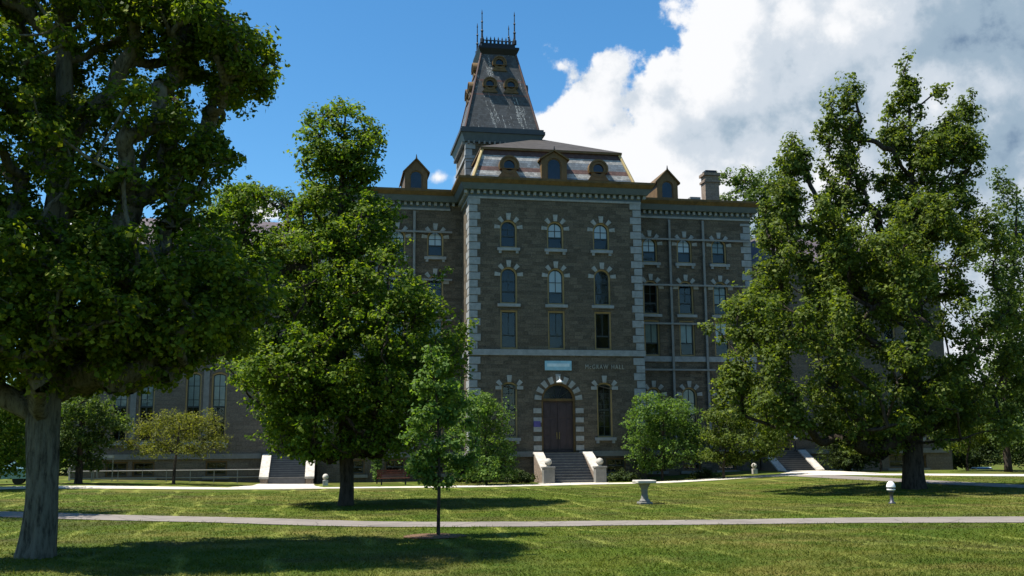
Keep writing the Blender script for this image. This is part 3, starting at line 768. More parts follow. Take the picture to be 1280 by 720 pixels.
# ---- low end blocks beyond the side stairs
for sgn in (1, -1):
    holes = []
    for dx in (24.2, 26.0, 29.2, 31.0):
        x = CX+sgn*dx
        holes += [place_window('e0', x, EB, 'curtain'), place_window('e1', x, EB, 'curtain' if dx > 26 else None)]
        if dx != 26.0: holes.append(place_window('bs', x+sgn*.0, EB))
    DO = arch(CX+sgn*19.1, 1.9, 2.03, 6.2, None, 16); holes.append(DO)
    a, b = sorted((CX+sgn*17.1, CX+sgn*34.1))
    wall('end_block_wall', a, b, -.4, 17.0, EB, holes, M['wall2'])
    mb = MB(); f = [(a,EB,-.4),(a,EB+11,-.4),(a,EB+11,17),(a,EB,17)]; mb.add(f[::-1], [(0,1,2,3)]); f = [(b,y,z) for _,y,z in f]; mb.add(f, [(0,1,2,3)])
    mb.add([(a,EB+11,-.4),(a,EB+11,17),(b,EB+11,17),(b,EB+11,-.4)], [(0,1,2,3)]); mb.build('side_wall', M['wall2'], hall)
    mb = MB(); mb.frustum((a-.4,b+.4,EB-.4,EB+11.4,17.25), (a+2.5,b-2.5,EB+4,EB+7,20.2)); mb.build('end_block_roof', paint('plum_slate', (.095,.075,.085), .7), hall)
    mb = MB(); mb.box(a-.35,b+.35,EB-.35,EB+11.3,16.85,17.247); mb.build('eave', M['fascia'], hall)
    # stone mullions between the paired windows, doorway leaf
    for dx in (25.1, 30.1): mb = MB(); x = CX+sgn*dx; mb.box(x-.2,x+.2,EB-.06,EB+.1,3.2,8.2); mb.build('pilaster', M['trimdark'], hall)
    xc = CX+sgn*19.1
    d = MB(); d.box(xc-.93,xc+.93,EB+.28,EB+.36,2.04,4.9); d.box(xc-.02,xc+.02,EB+.24,EB+.28,2.06,4.9); dd = d.build('door', M['door'], hall)
    g = MB(); pts = arch(xc,1.86,4.95,6.18,None,16); g.add([(p[0],EB+.3,p[1]) for p in pts], [tuple(range(len(pts)))]); g.build('fanlight', M['dormer_glass'], dd)
    f = MB(); f.ring_y(arch(xc,1.92,2.0,6.22,None,16), arch(xc,1.7,2.06,6.1,None,16), EB+.1, EB+.34); f.box(xc-.9,xc+.9,EB+.12,EB+.3,4.85,4.97); fo = f.build('door_frame', M['casing'], dd); recalc(fo.data)

# ---- front door with its stone surround
dr = MB()
for sx in (-1, 1):
    a, b = sorted((6.47+sx*.012, 6.47+sx*1.13)); dr.box(a, b, .30, .38, 2.05, 5.72)
    for z0, z1 in ((2.25,3.2),(3.35,4.4),(4.55,5.55)):
        for q in (.16, .66): a, b = sorted((6.47+sx*q, 6.47+sx*(q+.36))); dr.box(a, b, .27, .30, z0, z1)
door = dr.build('door', M['door'], hall, bevel=.008)
hb = MB()
for sx in (-1, 1): hb.tube([(6.47+sx*.09,.22,3.0),(6.47+sx*.09,.22,3.5)], [.025,.025], 8)
hb.build('handle', metal('brass', (.4,.3,.12)), door)
fr = MB(); fr.ring_y(arch(6.47,2.52,2.02,7.01,None,20), arch(6.47,2.24,2.06,6.86,None,20), .08, .42); fr.box(5.33,7.61,.12,.36,5.72,5.9)
fo = fr.build('door_frame', M['cornice'], door); recalc(fo.data)
fl = MB(); pts = arch(6.47,2.26,5.9,6.88,.97,20); fl.add([(a,.3,b) for a,b in pts], [tuple(range(len(pts)))]); fn = fl.build('fanlight', M['dormer_glass'], door)
fm = MB()
for k in range(1, 5):
    t = math.pi*k/5; fm.tube([(6.47,.27,5.9),(6.47+1.08*math.cos(t),.27,5.9+.95*math.sin(t))], [.025,.025], 5)
fm.build('fanlight_bar', M['sash'], door)
ds = MB(); r = 1.25; zc = 7.0-1.25
for k in range(-4, 5):
    t = k*R(20.5); c, s_ = math.cos(t), math.sin(t); hw = .17; ro = .66 if k == 0 else .52
    P = lambda rad, q: (6.47+rad*s_+q*c, zc+rad*c-q*s_)
    ds.prism_y([P(r+.01,-hw*.8),P(r+.01,hw*.8),P(r+ro,hw*1.1),P(r+ro,-hw*1.1)], -.08, .1)
for sx in (-1, 1):
    for k, z in enumerate(np.arange(2.2, 5.5, .66)):
        a, b = sorted((6.47+sx*1.26, 6.47+sx*1.85)); ds.box(a, b, -.07, .1, z, z+.36)
ds.ring_y(arch(6.47, 3.5, 2.16, 7.5, None, 20), arch(6.47, 2.51, 2.161, 7.005, None, 20), -.03, .08, 1)
dso = ds.build('door_surround', [M['voussoir'], M['wall']], hall); recalc(dso.data)
lm = MB(); lm.tube([(6.47,-.08,7.5),(6.47,-.55,7.45),(6.47,-.6,7.2)], [.025,.025,.025], 6); lm.lathe([(.02,.22),(.24,.08),(.25,.04),(.2,.0)][::-1], (6.47,-.6,7.0), 14); lm.build('door_lamp', M['white'], hall)
sg = MB(); sg.box(5.5,7.48,-.09,.02,7.93,8.62); so_ = sg.build('sign_board', M['signblue'], hall, bevel=.01)
sg = MB(); sg.box(5.66,7.32,-.105,-.092,8.20,8.42); sg.build('sign_band', M['signpale'], so_)
nt = MB(); nt.box(4.62,5.12,-.1,-.072,3.86,4.28); nt.build('notice', M['purple'], hall)
# raised letters on the wall
cu = bpy.data.curves.new('lettering', 'FONT'); cu.body = 'McGRAW HALL'; cu.size = .46; cu.extrude = .03; cu.space_character = 1.28; cu.space_word = 1.3; cu.align_x = 'LEFT'
tmp = bpy.data.objects.new('tmp', cu); COL.objects.link(tmp); bpy.context.view_layer.update()
lme = bpy.data.meshes.new_from_object(tmp.evaluated_get(bpy.context.evaluated_depsgraph_get())); bpy.data.objects.remove(tmp)
wd = max(v.co.x for v in lme.vertices); lme.materials.clear(); lme.materials.append(M['letter'])
lo = link('wall_lettering', lme, hall); lo.rotation_euler = (R(90),0,0); lo.scale = (2.95/wd, 1, 1); lo.location = (8.5,-.035,8.05)

# ---- outside stairs
def stairs(xc, inner, cheek, y0, ztop, zbot, pier):
    n = 11; rise = (ztop-zbot)/n; run = .30
    st = MB()
    yl = y0-.35
    prof = [(y0+.35,zbot-.4),(y0+.35,ztop),(yl,ztop)]
    for k in range(1, n+1):
        z = ztop-k*rise; y = yl-(k-1)*run
        prof += [(y,z)] if k == n else [(y,z),(y-run,z)]
    prof += [(prof[-1][0],zbot-.4)]
    st.prism_x(prof, xc-inner, xc+inner); so_ = st.build('steps', M['step'], hall); recalc(so_.data)
    ye = yl-(n-1)*run
    ns = MB()
    for k in range(n): ns.box(xc-inner+.01, xc+inner-.01, yl-k*run-.035, yl-k*run+.02, ztop-k*rise-.045, ztop-k*rise+.006)
    ns.build('step_nosing', M['trimdark'], so_)
    for sx in (-1, 1):
        a, b = sorted((xc+sx*(inner+.002), xc+sx*(inner+cheek)))
        c = MB(); zp = zbot+(.75 if pier else .12)
        yend = ye-.12 if not pier else ye-.02
        c.prism_x([(y0+.1,zbot-.4),(y0+.1,ztop-.10),(y0-.5,ztop-.10),(yend,zp-.1),(yend,zbot-.4)], a+.04, b-.04)
        cw = c.build('cheek_wall', M['brickchim'], hall); recalc(cw.data)
        c = MB(); c.prism_x([(y0-.01,ztop-.098),(y0-.01,ztop+.06),(y0-.5,ztop+.06),(yend-.02,zp+.06),(yend-.02,zp-.098),(y0-.5,ztop-.098)], a-.02, b+.02)
        cc = c.build('coping', M['coping'], cw, bevel=.015); recalc(cc.data)
        if pier:
            c = MB(); c.box(a-.05,b+.05,ye-.62,ye-.03,zbot-.4,zbot+.98); c.box(a-.1,b+.1,ye-.67,ye+.02,zbot+.983,zbot+1.1)
            pw = c.build('pier', M['trimdark'], cw, bevel=.015)
            c = MB(); xm = (a+b)/2; c.lathe([(.16,0),(.16,.05),(.1,.09)]+[(.25*math.sin(t), .31-.25*math.cos(t)) for t in np.linspace(.45, 3.1, 12)], (xm,ye-.32,zbot+1.1), 18)
            c.build('ball_finial', M['coping'], cw, smooth=True)
stairs(6.67, 1.47, .66, 0, 2.03, 0.02, True)
stairs(-12.6, 1.25, .6, EB, 2.03, .36, False)
stairs(25.6, 1.25, .62, EB, 2.03, .42, False)

# ------------------------------------------------------------------ trees
def leaves_mesh(name, pos, nrm, size, mat, aspect=.75):
    n = len(pos)
    nrm = nrm/np.linalg.norm(nrm, axis=1, keepdims=True)
    a = np.cross(nrm, rng.normal(size=(n,3))); a /= np.linalg.norm(a, axis=1, keepdims=True)+1e-9
    b = np.cross(nrm, a); s = size[:,None]
    p0 = pos-a*s*.5; p2 = pos+a*s*.5
    dip = nrm*s*rng.uniform(-.22,.05,(n,1))
    p1 = pos+b*s*aspect*.5+dip-a*s*.06; p3 = pos-b*s*aspect*.5+dip-a*s*.06
    v = np.stack([p0,p1,p2,p3], 1).reshape(-1,3).astype(np.float32)
    me = bpy.data.meshes.new(name); me.vertices.add(4*n); me.vertices.foreach_set('co', v.ravel())
    me.loops.add(4*n); me.loops.foreach_set('vertex_index', np.arange(4*n, dtype=np.int32))
    me.polygons.add(n); me.polygons.foreach_set('loop_start', np.arange(0,4*n,4, dtype=np.int32)); me.polygons.foreach_set('loop_total', np.full(n,4,np.int32))
    me.materials.append(mat); me.update(calc_edges=True); return me

def grow(name, label, cat, base, trunk, lobes, leaf, nleaf, clump, mat, barkm, group=None, up=.9, twig=5, sides=12, wob=.12, hollow=.3, limb_r=.03, fork=None):
    """trunk: [(x,y,z,r)...] and lobes: [(x,y,z,rx,ry,rz)...], relative to the base; limbs branch from trunk and from each other"""
    root = empty(name, base, label, cat, group)
    tb = MB(); tp = spline([Vector(t[:3]) for t in trunk], 8); tr = np.interp(np.linspace(0,1,len(tp)), np.linspace(0,1,len(trunk)), [t[3] for t in trunk])
    tr[0] *= 1.16; tr[1] *= 1.05; tr[2] *= 1.02
    tb.tube(tp, tr, sides*2, wob=wob, seed=len(lobes)*.37, cap=True)
    zf = fork if fork is not None else trunk[2][2]*.97
    pos = [p for p in tp if p.z >= zf] or [tp[-1]]; cap_r = [float(r) for p, r in zip(tp, tr) if p.z >= zf] or [float(tr[-1])]
    par = [-1]*len(pos); cnt = [0]*len(pos); chains = []
    axis = lambda z: tp[min(range(len(tp)), key=lambda i: abs(tp[i].z-z))]
    order = sorted(range(len(lobes)), key=lambda i: math.hypot(lobes[i][0]-axis(lobes[i][2]).x, lobes[i][1]-axis(lobes[i][2]).y)+.25*lobes[i][2])
    for i in order:
        c = Vector(lobes[i][:3]); A = np.array([(p.x,p.y,p.z) for p in pos]); d = A-np.array(c)
        hor = np.hypot(d[:,0], d[:,1]); cost = np.linalg.norm(d,axis=1)+1.3*np.maximum(0, d[:,2]+.45*hor)
        k = int(np.argmin(cost)); q = pos[k]; l = (c-q).length
        m1 = q.lerp(c,.35)+Vector((0,0,-.04*l))+Vector(rng.normal(0,.05,3))*l; m2 = q.lerp(c,.7)+Vector((0,0,-.02*l))+Vector(rng.normal(0,.05,3))*l
        ch = [k]; p_ = k
        for w_ in (m1, m2, c):
            pos.append(w_); par.append(p_); cnt.append(0); cap_r.append(9); p_ = len(pos)-1; ch.append(p_)
        chains.append((i, ch))
        while p_ >= 0: cnt[p_] += 1; p_ = par[p_]
    nt_ = sum(1 for p in par if p == -1)
    for i, ch in chains:
        rr_ = [limb_r*cnt[k]**.55 for k in ch]; rr_[0] = rr_[1]*1.12
        if ch[0] < nt_: rr_ = [min(r, cap_r[ch[0]]*.8) for r in rr_]
        tb.tube(spline([pos[k] for k in ch], 3), np.interp(np.linspace(0,1,10), np.linspace(0,1,4), rr_), 6, cap=False)
    P = []; Nn = []; S = []
    lob = np.array(lobes, float); area = (lob[:,3]*lob[:,5]+lob[:,3]*lob[:,4]+lob[:,4]*lob[:,5]); area = area/area.sum()
    for (x,y,z,rx,ry,rz), ar in zip(lobes, area):
        c = Vector((x,y,z))
        nl = max(4, int(nleaf*ar)); nc = max(3, int(nl/clump[1]))
        d = rng.normal(size=(nc,3)); d /= np.linalg.norm(d,axis=1,keepdims=True)
        rad = hollow+(1.0-hollow)*rng.random((nc,1))**.7+.25*rng.random((nc,1))**5
        bulge = 1+.3*np.array([mnoise.noise(Vector((float(a[0]*2.3+x),float(a[1]*2.3+y),float(a[2]*2.3+z)))) for a in d])[:,None]
        ctr = np.array([x,y,z])+d*np.array([rx,ry,rz])*rad*bulge
        for i in rng.choice(nc, min(nc, twig), replace=False):
            e = Vector(ctr[i]); tb.tube([c, c.lerp(e,.55)+Vector(rng.normal(0,.06,3))*(e-c).length, e], [limb_r*.55, limb_r*.35, .006], 4, cap=False)
        m = rng.integers(max(1,int(clump[1]*.4)), int(clump[1]*1.6)+2, nc)
        cs = clump[0]*rng.uniform(.55,1.35,nc)
        rep = np.repeat(np.arange(nc), m); n = len(rep)
        ob = rng.normal(size=(n,3)); ob /= np.linalg.norm(ob,axis=1,keepdims=True); ob *= (.3+.7*rng.random((n,1))**.5)
        off = ob*np.array([1,1,.7])*cs[rep][:,None]
        P.append(ctr[rep]+off)
        Nn.append(d[rep]*.3+ob*.7+np.array([0,0,up*.7])+rng.normal(size=(n,3))*.42)
        S.append(leaf*rng.uniform(.5,1.35,n)*rng.choice([1,1,1,.6],n))
    tm = tb.mesh('trunk', barkm, smooth=True); link('trunk', tm, root)
    link('crown', leaves_mesh('crown', np.concatenate(P), np.concatenate(Nn), np.concatenate(S), mat), root)
    return root

def crown_fill(base, y, poly, n, r0, r1, seed, holes=(), depth=.8, maxd=5.0, flat=(.6,.85)):
    """lobes scattered through a crown whose side view is poly (photo pixels at distance y); its plan is an ellipse at every height"""
    r = random.Random(seed); out = []; N = len(poly)
    us = [p[0] for p in poly]; vs_ = [p[1] for p in poly]
    def span(u, v):
        xs_ = []
        for i in range(N):
            (a, b), (c, d) = poly[i], poly[(i+1)%N]
            if (b > v) != (d > v): xs_.append(a+(v-b)*(c-a)/(d-b))
        xs_.sort()
        for k in range(0, len(xs_)-1, 2):
            if xs_[k] <= u <= xs_[k+1]: return xs_[k], xs_[k+1]
    def edge(u, v):
        best = 1e9
        for i in range(N):
            (a, b), (c, d) = poly[i], poly[(i+1)%N]
            l2 = (c-a)**2+(d-b)**2; t = max(0, min(1, ((u-a)*(c-a)+(v-b)*(d-b))/l2)); best = min(best, math.hypot(u-a-t*(c-a), v-b-t*(d-b)))
        return best
    tries = 0
    while len(out) < n and tries < n*60:
        tries += 1
        u = r.uniform(min(us), max(us)); v = r.uniform(min(vs_), max(vs_)); s_ = span(u, v)
        if not s_: continue
        e = edge(u, v); q = min(r.uniform(r0, r1), max(e*1.15, r0*.45))
        if e < r0*.35: continue
        k = (y/ray(u,v).y)/F
        hw = (s_[1]-s_[0])/2; du = (u-(s_[0]+s_[1])/2)/hw
        dm = min(maxd, hw*k*depth)*math.sqrt(max(0, 1-du*du))
        dy = r.uniform(-1, 1)*dm
        if any(math.hypot(u-a, v-b) < c+q*.6 for a, b, c in holes): continue
        uu = u+(0)
        c = at(uu, v, y); rx = q*k
        out.append((c.x-base.x, dy, c.z-base.z, rx*r.uniform(.9,1.25), rx*r.uniform(.9,1.25), rx*r.uniform(*flat)))
    return out

def px_lobes(base, y, lst, seed=0, dscale=.85):
    """lobes measured on the photo at the tree's own distance: (u, v, ru, rv[, dy]) -> metres"""
    r = random.Random(seed); out = []
    for l in lst:
        u, v, ru, rv = l[:4]; dy = l[4] if len(l) > 4 else r.uniform(-.8,.8)*ru/F*y*.8
        yy = y+dy; c = at(u, v, yy); k = (yy/ray(u,v).y)/F
        rx = ru*k; rz = rv*k; ry = min(max(rx, .5*rz), 4.5)*dscale
        out.append((c.x-base.x, c.y-base.y, c.z-base.z, rx, ry, rz))
    return out
def pt(base, u, v, y, r):
    c = at(u, v, y)-base; return (c.x, c.y, c.z, r)

# big maple close on the left
b = ground(45, 697); yb = b.y
L3 = crown_fill(b, yb, [(-140,-170),(150,-190),(250,-110),(290,-30),(280,8),(305,34),(345,44),(350,85),(332,122),(290,128),(262,142),(288,175),(300,208),(282,232),(256,240),(290,290),(345,322),(350,375),(318,425),(250,465),(190,492),(110,498),(40,485),(-60,500),(-130,460),(-170,300),(-170,-60)],
     560, 18, 38, 3, [(125,85,8),(165,120,14),(192,98,10),(100,290,11),(60,190,7),(250,120,9),(225,152,7),(295,150,12),(110,170,7)], .85, 4.6)
grow('maple_tree', 'largest maple, in the left foreground, with a thick grey trunk', 'tree', b,
     [(0,0,-.15,.42),(.05,0,1.2,.365),pt(b,55,520,yb,.345),pt(b,62,420,yb,.33),pt(b,68,300,yb,.30),pt(b,80,180,yb,.24),pt(b,80,60,yb,.18),pt(b,70,-80,yb,.12),pt(b,60,-200,yb,.05)],
     L3 + crown_fill(b, yb, [(-60,300),(60,270),(180,300),(290,322),(345,350),(345,385),(310,425),(250,465),(180,492),(110,498),(30,490),(-80,490)], 170, 20, 36, 4, [], .9, 4.0) + crown_fill(b, yb, [(150,-40),(290,-30),(280,8),(305,34),(345,44),(350,85),(332,122),(290,128),(262,142),(288,175),(300,208),(282,232),(256,240),(290,290),(200,300),(190,190),(230,110),(150,40)], 110, 14, 26, 6, [(165,120,14),(192,98,10),(250,120,9)], .9, 3.4), .135, 240000, (.28, 22), M['leaf_maple'], M['bark_grey'], up=.8, wob=.22, sides=20, limb_r=.028)

# maple on the lawn in the middle left
b = ground(432, 632); yb = b.y
L = crown_fill(b, yb, [(375,180),(378,150),(395,132),(420,128),(450,123),(475,133),(480,180),(478,215),(470,240),(498,250),(505,275),(496,300),(520,318),(560,322),(565,345),(540,362),(562,380),(588,392),(590,420),(578,470),(568,520),(538,568),(480,580),(430,572),(390,585),(340,570),(320,545),(305,500),(282,472),(268,452),(290,420),(302,380),(292,345),(312,325),(345,300),(352,270),(380,245),(372,215)],
     330, 16, 32, 11, [(362,285,8),(500,230,8)], .9, 5.0)
grow('maple_tree', 'tall round maple standing alone on the lawn left of the entrance, dark trunk', 'tree', b,
     [(0,0,-.1,.36),(.03,0,.9,.30),pt(b,432,545,yb,.28),pt(b,428,470,yb,.24),pt(b,425,380,yb,.19),pt(b,425,280,yb,.13),pt(b,430,180,yb,.07),pt(b,432,135,yb,.03)],
     L + crown_fill(b, yb, [(285,435),(330,400),(420,380),(520,395),(580,420),(565,520),(535,565),(470,578),(390,583),(330,555),(300,490)], 110, 18, 32, 12, [], .9, 5.0) + crown_fill(b, yb, [(375,180),(378,150),(395,132),(420,128),(450,123),(475,133),(480,180),(478,215),(470,240),(498,250),(505,275),(470,300),(380,300),(350,280),(380,245),(372,215)], 70, 11, 22, 13, [], .9, 3.0) + crown_fill(b, yb, [(250,305),(262,255),(285,232),(320,228),(350,238),(372,262),(360,310),(300,340)], 60, 12, 24, 14, [(335,262,8)], .7, 2.6), .17, 145000, (.36, 20), M['leaf_mid'], M['bark_dark'], up=.9, limb_r=.024)

# tall open tree on the right
b = ground(1143, 611); yb = b.y
OAK = [(885,400),(905,378),(932,352),(945,310),(950,268),(962,215),(975,178),(998,160),(1010,190),(1012,235),(1022,258),(1030,225),(1026,190),(1022,150),(1032,122),(1048,98),(1070,108),(1078,150),(1084,200),(1090,272),(1100,250),(1100,195),(1102,150),(1108,120),(1122,102),(1125,66),(1140,66),(1147,110),(1152,160),(1160,175),(1163,140),(1170,90),(1182,94),(1190,150),(1198,150),(1200,110),(1208,82),(1222,120),(1222,190),(1220,230),(1212,270),(1235,285),(1255,320),(1265,380),(1272,450),(1262,540),(1200,556),(1150,560),(1110,572),(1040,556),(960,540),(905,520),(890,460),(908,430)]
HOLES = [(1098,285,5),(1206,330,10),(1180,440,8),(1232,335,8),(1165,395,6)]
LL = crown_fill(b, yb, OAK, 470, 8, 19, 21, HOLES, .7, 5.5, (1.0,1.6))
LL += crown_fill(b, yb, [p for p in OAK if p[1] < 291]+[(1212,300),(948,300)], 190, 5, 11, 22, HOLES, .7, 4.0, (1.1,1.8))
LL += crown_fill(b, yb, [(950,285),(1010,262),(1085,280),(1140,270),(1160,330),(1130,380),(1040,375),(960,345)], 70, 8, 17, 23, [], .7, 4.5, (.9,1.4))
grow('oak_tree', 'tall open-crowned tree on the right lawn with several thin tops and a thick dark trunk', 'tree', b,
     [(0,0,-.1,.62),(0,0,1.0,.52),pt(b,1141,555,yb,.50),pt(b,1140,500,yb,.44),pt(b,1145,420,yb,.34),pt(b,1145,320,yb,.24),pt(b,1140,220,yb,.14),pt(b,1135,100,yb,.04)],
     LL, .20, 172000, (.36, 12), M['leaf_oak'], M['bark_dark'], up=.7, hollow=.15, limb_r=.024)

# sapling with mulch ring
b = ground(548, 671); yb = b.y
L = crown_fill(b, yb, [(530,422),(546,426),(558,462),(582,482),(602,508),(598,560),(588,592),(570,604),(556,618),(540,610),(514,600),(506,560),(514,520),(520,470)], 52, 9, 20, 4, [(545,505,5),(582,545,5)], .9, 1.2)
grow('young_tree', 'slender sapling with a thin straight trunk in a small ring of bark mulch', 'sapling', b,
     [(0,0,-.05,.055),(0,0,.6,.048),pt(b,549,600,yb,.045),pt(b,548,540,yb,.034),pt(b,544,480,yb,.02),pt(b,537,430,yb,.008)],
     L, .125, 7500, (.19, 9), M['leaf_young'], M['bark_dark'], up=.7, limb_r=.008, sides=5, wob=.03, twig=3, hollow=.15)
mu = MB(); vs = [(0,0,.05)]; n = 26
for k in range(n): t = 2*math.pi*k/n; q = .85*(1+.14*mnoise.noise(Vector((k*.9,2,0)))); vs.append((q*math.cos(t), q*math.sin(t), .012))
mu.add(vs, [(0,1+k,1+(k+1)%n) for k in range(n)]); mo = mu.build('mulch_ring', M['soil'], None, (b.x-.1,b.y+.05,tz(b.x,b.y)+.008), smooth=True)
tag(mo, kind='structure')

def px_tree(name, label, cat, u, v, lst, leaf, n, mat, y=None, tr=.12, top=None, clump=(.4,16), seed=1, up=.8, barkm='bark_dark', z=None, hollow=.35, stems=1, group=None):
    if y is None: b = ground(u, v)
    else:
        c = at(u, v, y); b = Vector((c.x, y, tz(c.x, y)))
    tu, tv = top; tt = at(tu, tv, b.y)-b
    k = tt.z
    return grow(name, label, cat, b, [(0,0,-.1,tr),(.02,0,k*.22,tr*.85),(tt.x*.4,0,k*.5,tr*.65),(tt.x*.8,0,k*.8,tr*.4),(tt.x,0,k,tr*.15)], px_lobes(b, b.y, lst, seed, 1.0), leaf, n, clump, M[mat], M[barkm], up=up, limb_r=tr*.22, sides=6, hollow=hollow, group=group)

px_tree('shrub', 'rounded green bush against the front wall between the sapling and the entrance stair', 'bush', 608, 602,
        [(600,505,22,18),(622,520,20,20),(585,530,30,28),(615,555,28,24),(590,580,34,20),(630,575,18,20),(612,592,34,10)], .16, 14000, 'leaf_young', 66.8, .09, (605,500), (.34,16), 31)
px_tree('shrub', 'bright green rounded small tree against the wall right of the entrance stair', 'bush', 828, 602,
        [(815,505,26,14),(845,515,26,18),(800,530,22,24),(830,540,36,26),(862,540,20,22),(805,560,24,20),(845,565,30,18),(870,560,14,18),(820,580,26,10)], .16, 17000, 'leaf_young', 68.2, .10, (830,500), (.36,16), 32)
px_tree('small_tree', 'spreading yellow-green small tree between the bright bush and the right-hand stair', 'tree', 905, 601,
        [(905,520,26,12),(935,525,30,16),(895,545,24,14),(930,550,34,16),(965,545,24,18),(890,570,20,9),(920,572,30,9),(960,565,18,8)], .17, 14000, 'leaf_oak', 65.5, .10, (915,510), (.36,14), 33, .6)
px_tree('crabapple_tree', 'low crabapple with feathery olive crown in front of the left block', 'tree', 217, 600,
        [(215,522,34,9),(255,525,28,12),(180,535,26,11),(222,538,44,12),(262,545,24,13),(160,553,18,10),(205,556,34,12),(240,560,30,12),(272,556,16,14),(185,566,22,8)], .13, 11000, 'leaf_yellow', 68.6, .11, (225,525), (.34,12), 34, .5, hollow=.1)
px_tree('cypress_shrub', 'slim upright dark green shrub against the wall left of the entrance', 'shrub', 471, 604,
        [(471,590,6,12),(471,574,6,12),(471,560,5,10)], .12, 2500, 'leaf_young', 71.5, .05, (471,555), (.18,14), 35)
for i, (u, lab) in enumerate(((585, 'low dark shrub at the wall foot under the left rounded bush'), (648, 'low dark shrub beside the left cheek wall of the entrance stair'), (778, 'low dark shrub just right of the entrance stair'), (880, 'low dark shrub at the wall foot below the yellow-green tree'))):
    px_tree('shrub', lab, 'shrub', u, 602, [(u,595,15,8),(u-11,597,10,6),(u+12,597,11,6)], .13, 2600, 'leaf_dark', 69.4, .04, (u,590), (.22,14), 40+i, group='low shrubs at the wall foot')
# trees farther off
FT = [('dark leafy tree against the right end block, right of the side stair', 1060, 592, 70.5, [(1045,520,26,24),(1070,535,28,22),(1050,555,26,18),(1080,560,24,16),(1062,575,34,12)], 'leaf_dark', 12000, .19),
      ('tall leafy tree beyond the far left end of the hall', -40, 600, 95, [(-60,470,50,60),(-20,520,50,40),(20,480,40,40),(-70,560,50,30),(30,550,40,30)], 'leaf_mid', 14000, .28),
      ('bushy tree standing just left of the left block, seen right of the thick trunk', 100, 598, 88, [(70,500,40,40),(110,480,40,40),(60,560,36,30),(95,555,36,30),(85,580,40,14),(40,530,40,40)], 'leaf_dark', 16000, .26),
      ('leafy tree seen above the hall roof behind the chimney', 930, 560, 104, [(912,222,16,14),(935,225,22,18),(960,230,26,22),(930,250,40,18),(975,255,30,26),(950,290,50,40),(985,320,50,60)], 'leaf_far', 16000, .34),
      ('tree with a dark crown rising over the left block roof', 300, 560, 96, [(285,250,28,20),(320,245,22,18),(270,275,30,20),(345,250,26,18),(310,280,45,24),(365,262,20,20),(300,330,60,40),(250,320,40,40)], 'leaf_far', 16000, .32),
      ('dark tree on the right edge behind the tall open tree', 1262, 605, 64, [(1250,222,10,16),(1262,250,18,22),(1280,290,34,34),(1250,330,28,30),(1300,360,50,60),(1255,400,40,40),(1275,460,50,40),(1310,480,50,50),(1240,505,34,24),(1290,540,50,24)], 'leaf_far', 26000, .25),
      ('bushy tree at the far left edge behind the big trunk', -10, 605, 62, [(-20,500,50,40),(20,520,40,30),(-10,555,40,30),(30,560,24,24),(-50,460,50,50),(-60,560,40,40),(10,580,30,14)], 'leaf_mid', 14000, .22),
      ('low tree in front of the left block beside the big trunk', 98, 600, 67, [(100,505,32,22),(75,520,24,22),(122,520,26,16),(95,545,30,20),(118,552,24,16),(145,530,22,10),(85,572,24,14),(110,578,22,12),(70,555,20,20)], 'leaf_far', 15000, .17),
      ('dense dark tree at the right behind the parked car', 1215, 585, 92, [(1215,500,34,28),(1190,540,30,24),(1240,545,36,26),(1205,568,50,16),(1255,500,34,34),(1180,572,30,16)], 'leaf_dark', 26000, .26),
      ('dark bushy tree at the right frame edge, beyond the lawn', 1292, 585, 84, [(1290,510,34,40),(1320,540,40,40),(1275,555,26,22),(1300,570,50,14)], 'leaf_dark', 12000, .25),
      ('small lawn tree with low drooping crown left of the thick trunk', 1102, 593, 68, [(1100,535,28,12),(1085,550,24,10),(1118,548,22,10),(1070,560,16,8),(1100,560,30,8)], 'leaf_oak', 8000, .17),
      ('small lawn tree with yellow-green crown right of the thick trunk', 1210, 592, 67, [(1205,520,36,12),(1235,515,26,12),(1185,540,26,12),(1220,540,36,14),(1250,545,22,16),(1200,558,24,8)], 'leaf_oak', 9000, .17),
      ('dense dark tree behind the right end block and its lawn', 1170, 585, 90, [(1160,520,40,30),(1140,550,30,24),(1180,565,36,18),(1125,520,30,30),(1150,578,40,12)], 'leaf_dark', 22000, .26)]
for i, (lab, u, v, y, ls, mt, n, lf) in enumerate(FT):
    c = at(u, v, y)
    px_tree('broadleaf_tree', lab, 'tree', u, v, ls, lf, n, mt, y, .25 if y > 60 and max(l[3] for l in ls) > 20 else .09, (sum(l[0] for l in ls)/len(ls), min(l[1] for l in ls)+10), (.6 if lf > .2 else .38, 18), 60+i, group='trees around the hall')
b = Vector((-15.6, 41.5, tz(-15.6, 41.5)))
grow('maple_tree', 'lawn maple just past the left frame edge, shading the asphalt path', 'tree', b, [(0,0,-.1,.34),(0,0,1,.3),(0,0,3.2,.27),(.1,0,6,.2),(0,0,9,.12),(0,0,12,.03)],
     [(-1,0,6.3,3,3,1.5),(1.8,.5,6.8,2.8,2.6,1.6),(0,-1.5,7,3,2.6,2),(0,1,9,2.8,2.8,2.2),(0,0,11.5,1.8,1.8,1.6),(-2,1,8,2,2,2)], .2, 16000, (.45,18), M['leaf_mid'], M['bark_dark'], limb_r=.05)
def woods():
    P = []; 
    for k in range(230):
        x = -210+420*k/230+rng.normal(0,3); y = 175+rng.normal(0,8)+.0004*x*x
        h = rng.uniform(6,11); r = rng.uniform(3,5.5); n = 190
        d = rng.normal(size=(n,3)); d /= np.linalg.norm(d,axis=1,keepdims=True); q = rng.random((n,1))**.4
        P.append(np.array([x,y,h*.52])+d*q*np.array([r,r,h*.54]))
    P = np.concatenate(P); P[:,2] += -.3
    nn = rng.normal(size=P.shape)*.5+np.array([0,-.2,.8])
    tag(link('woods', leaves_mesh('woods', P, nn, rng.uniform(.9,1.7,len(P)), M['leaf_far'])), 'far line of mixed green woods closing the horizon behind the hall', 'woods', kind='stuff')
woods()
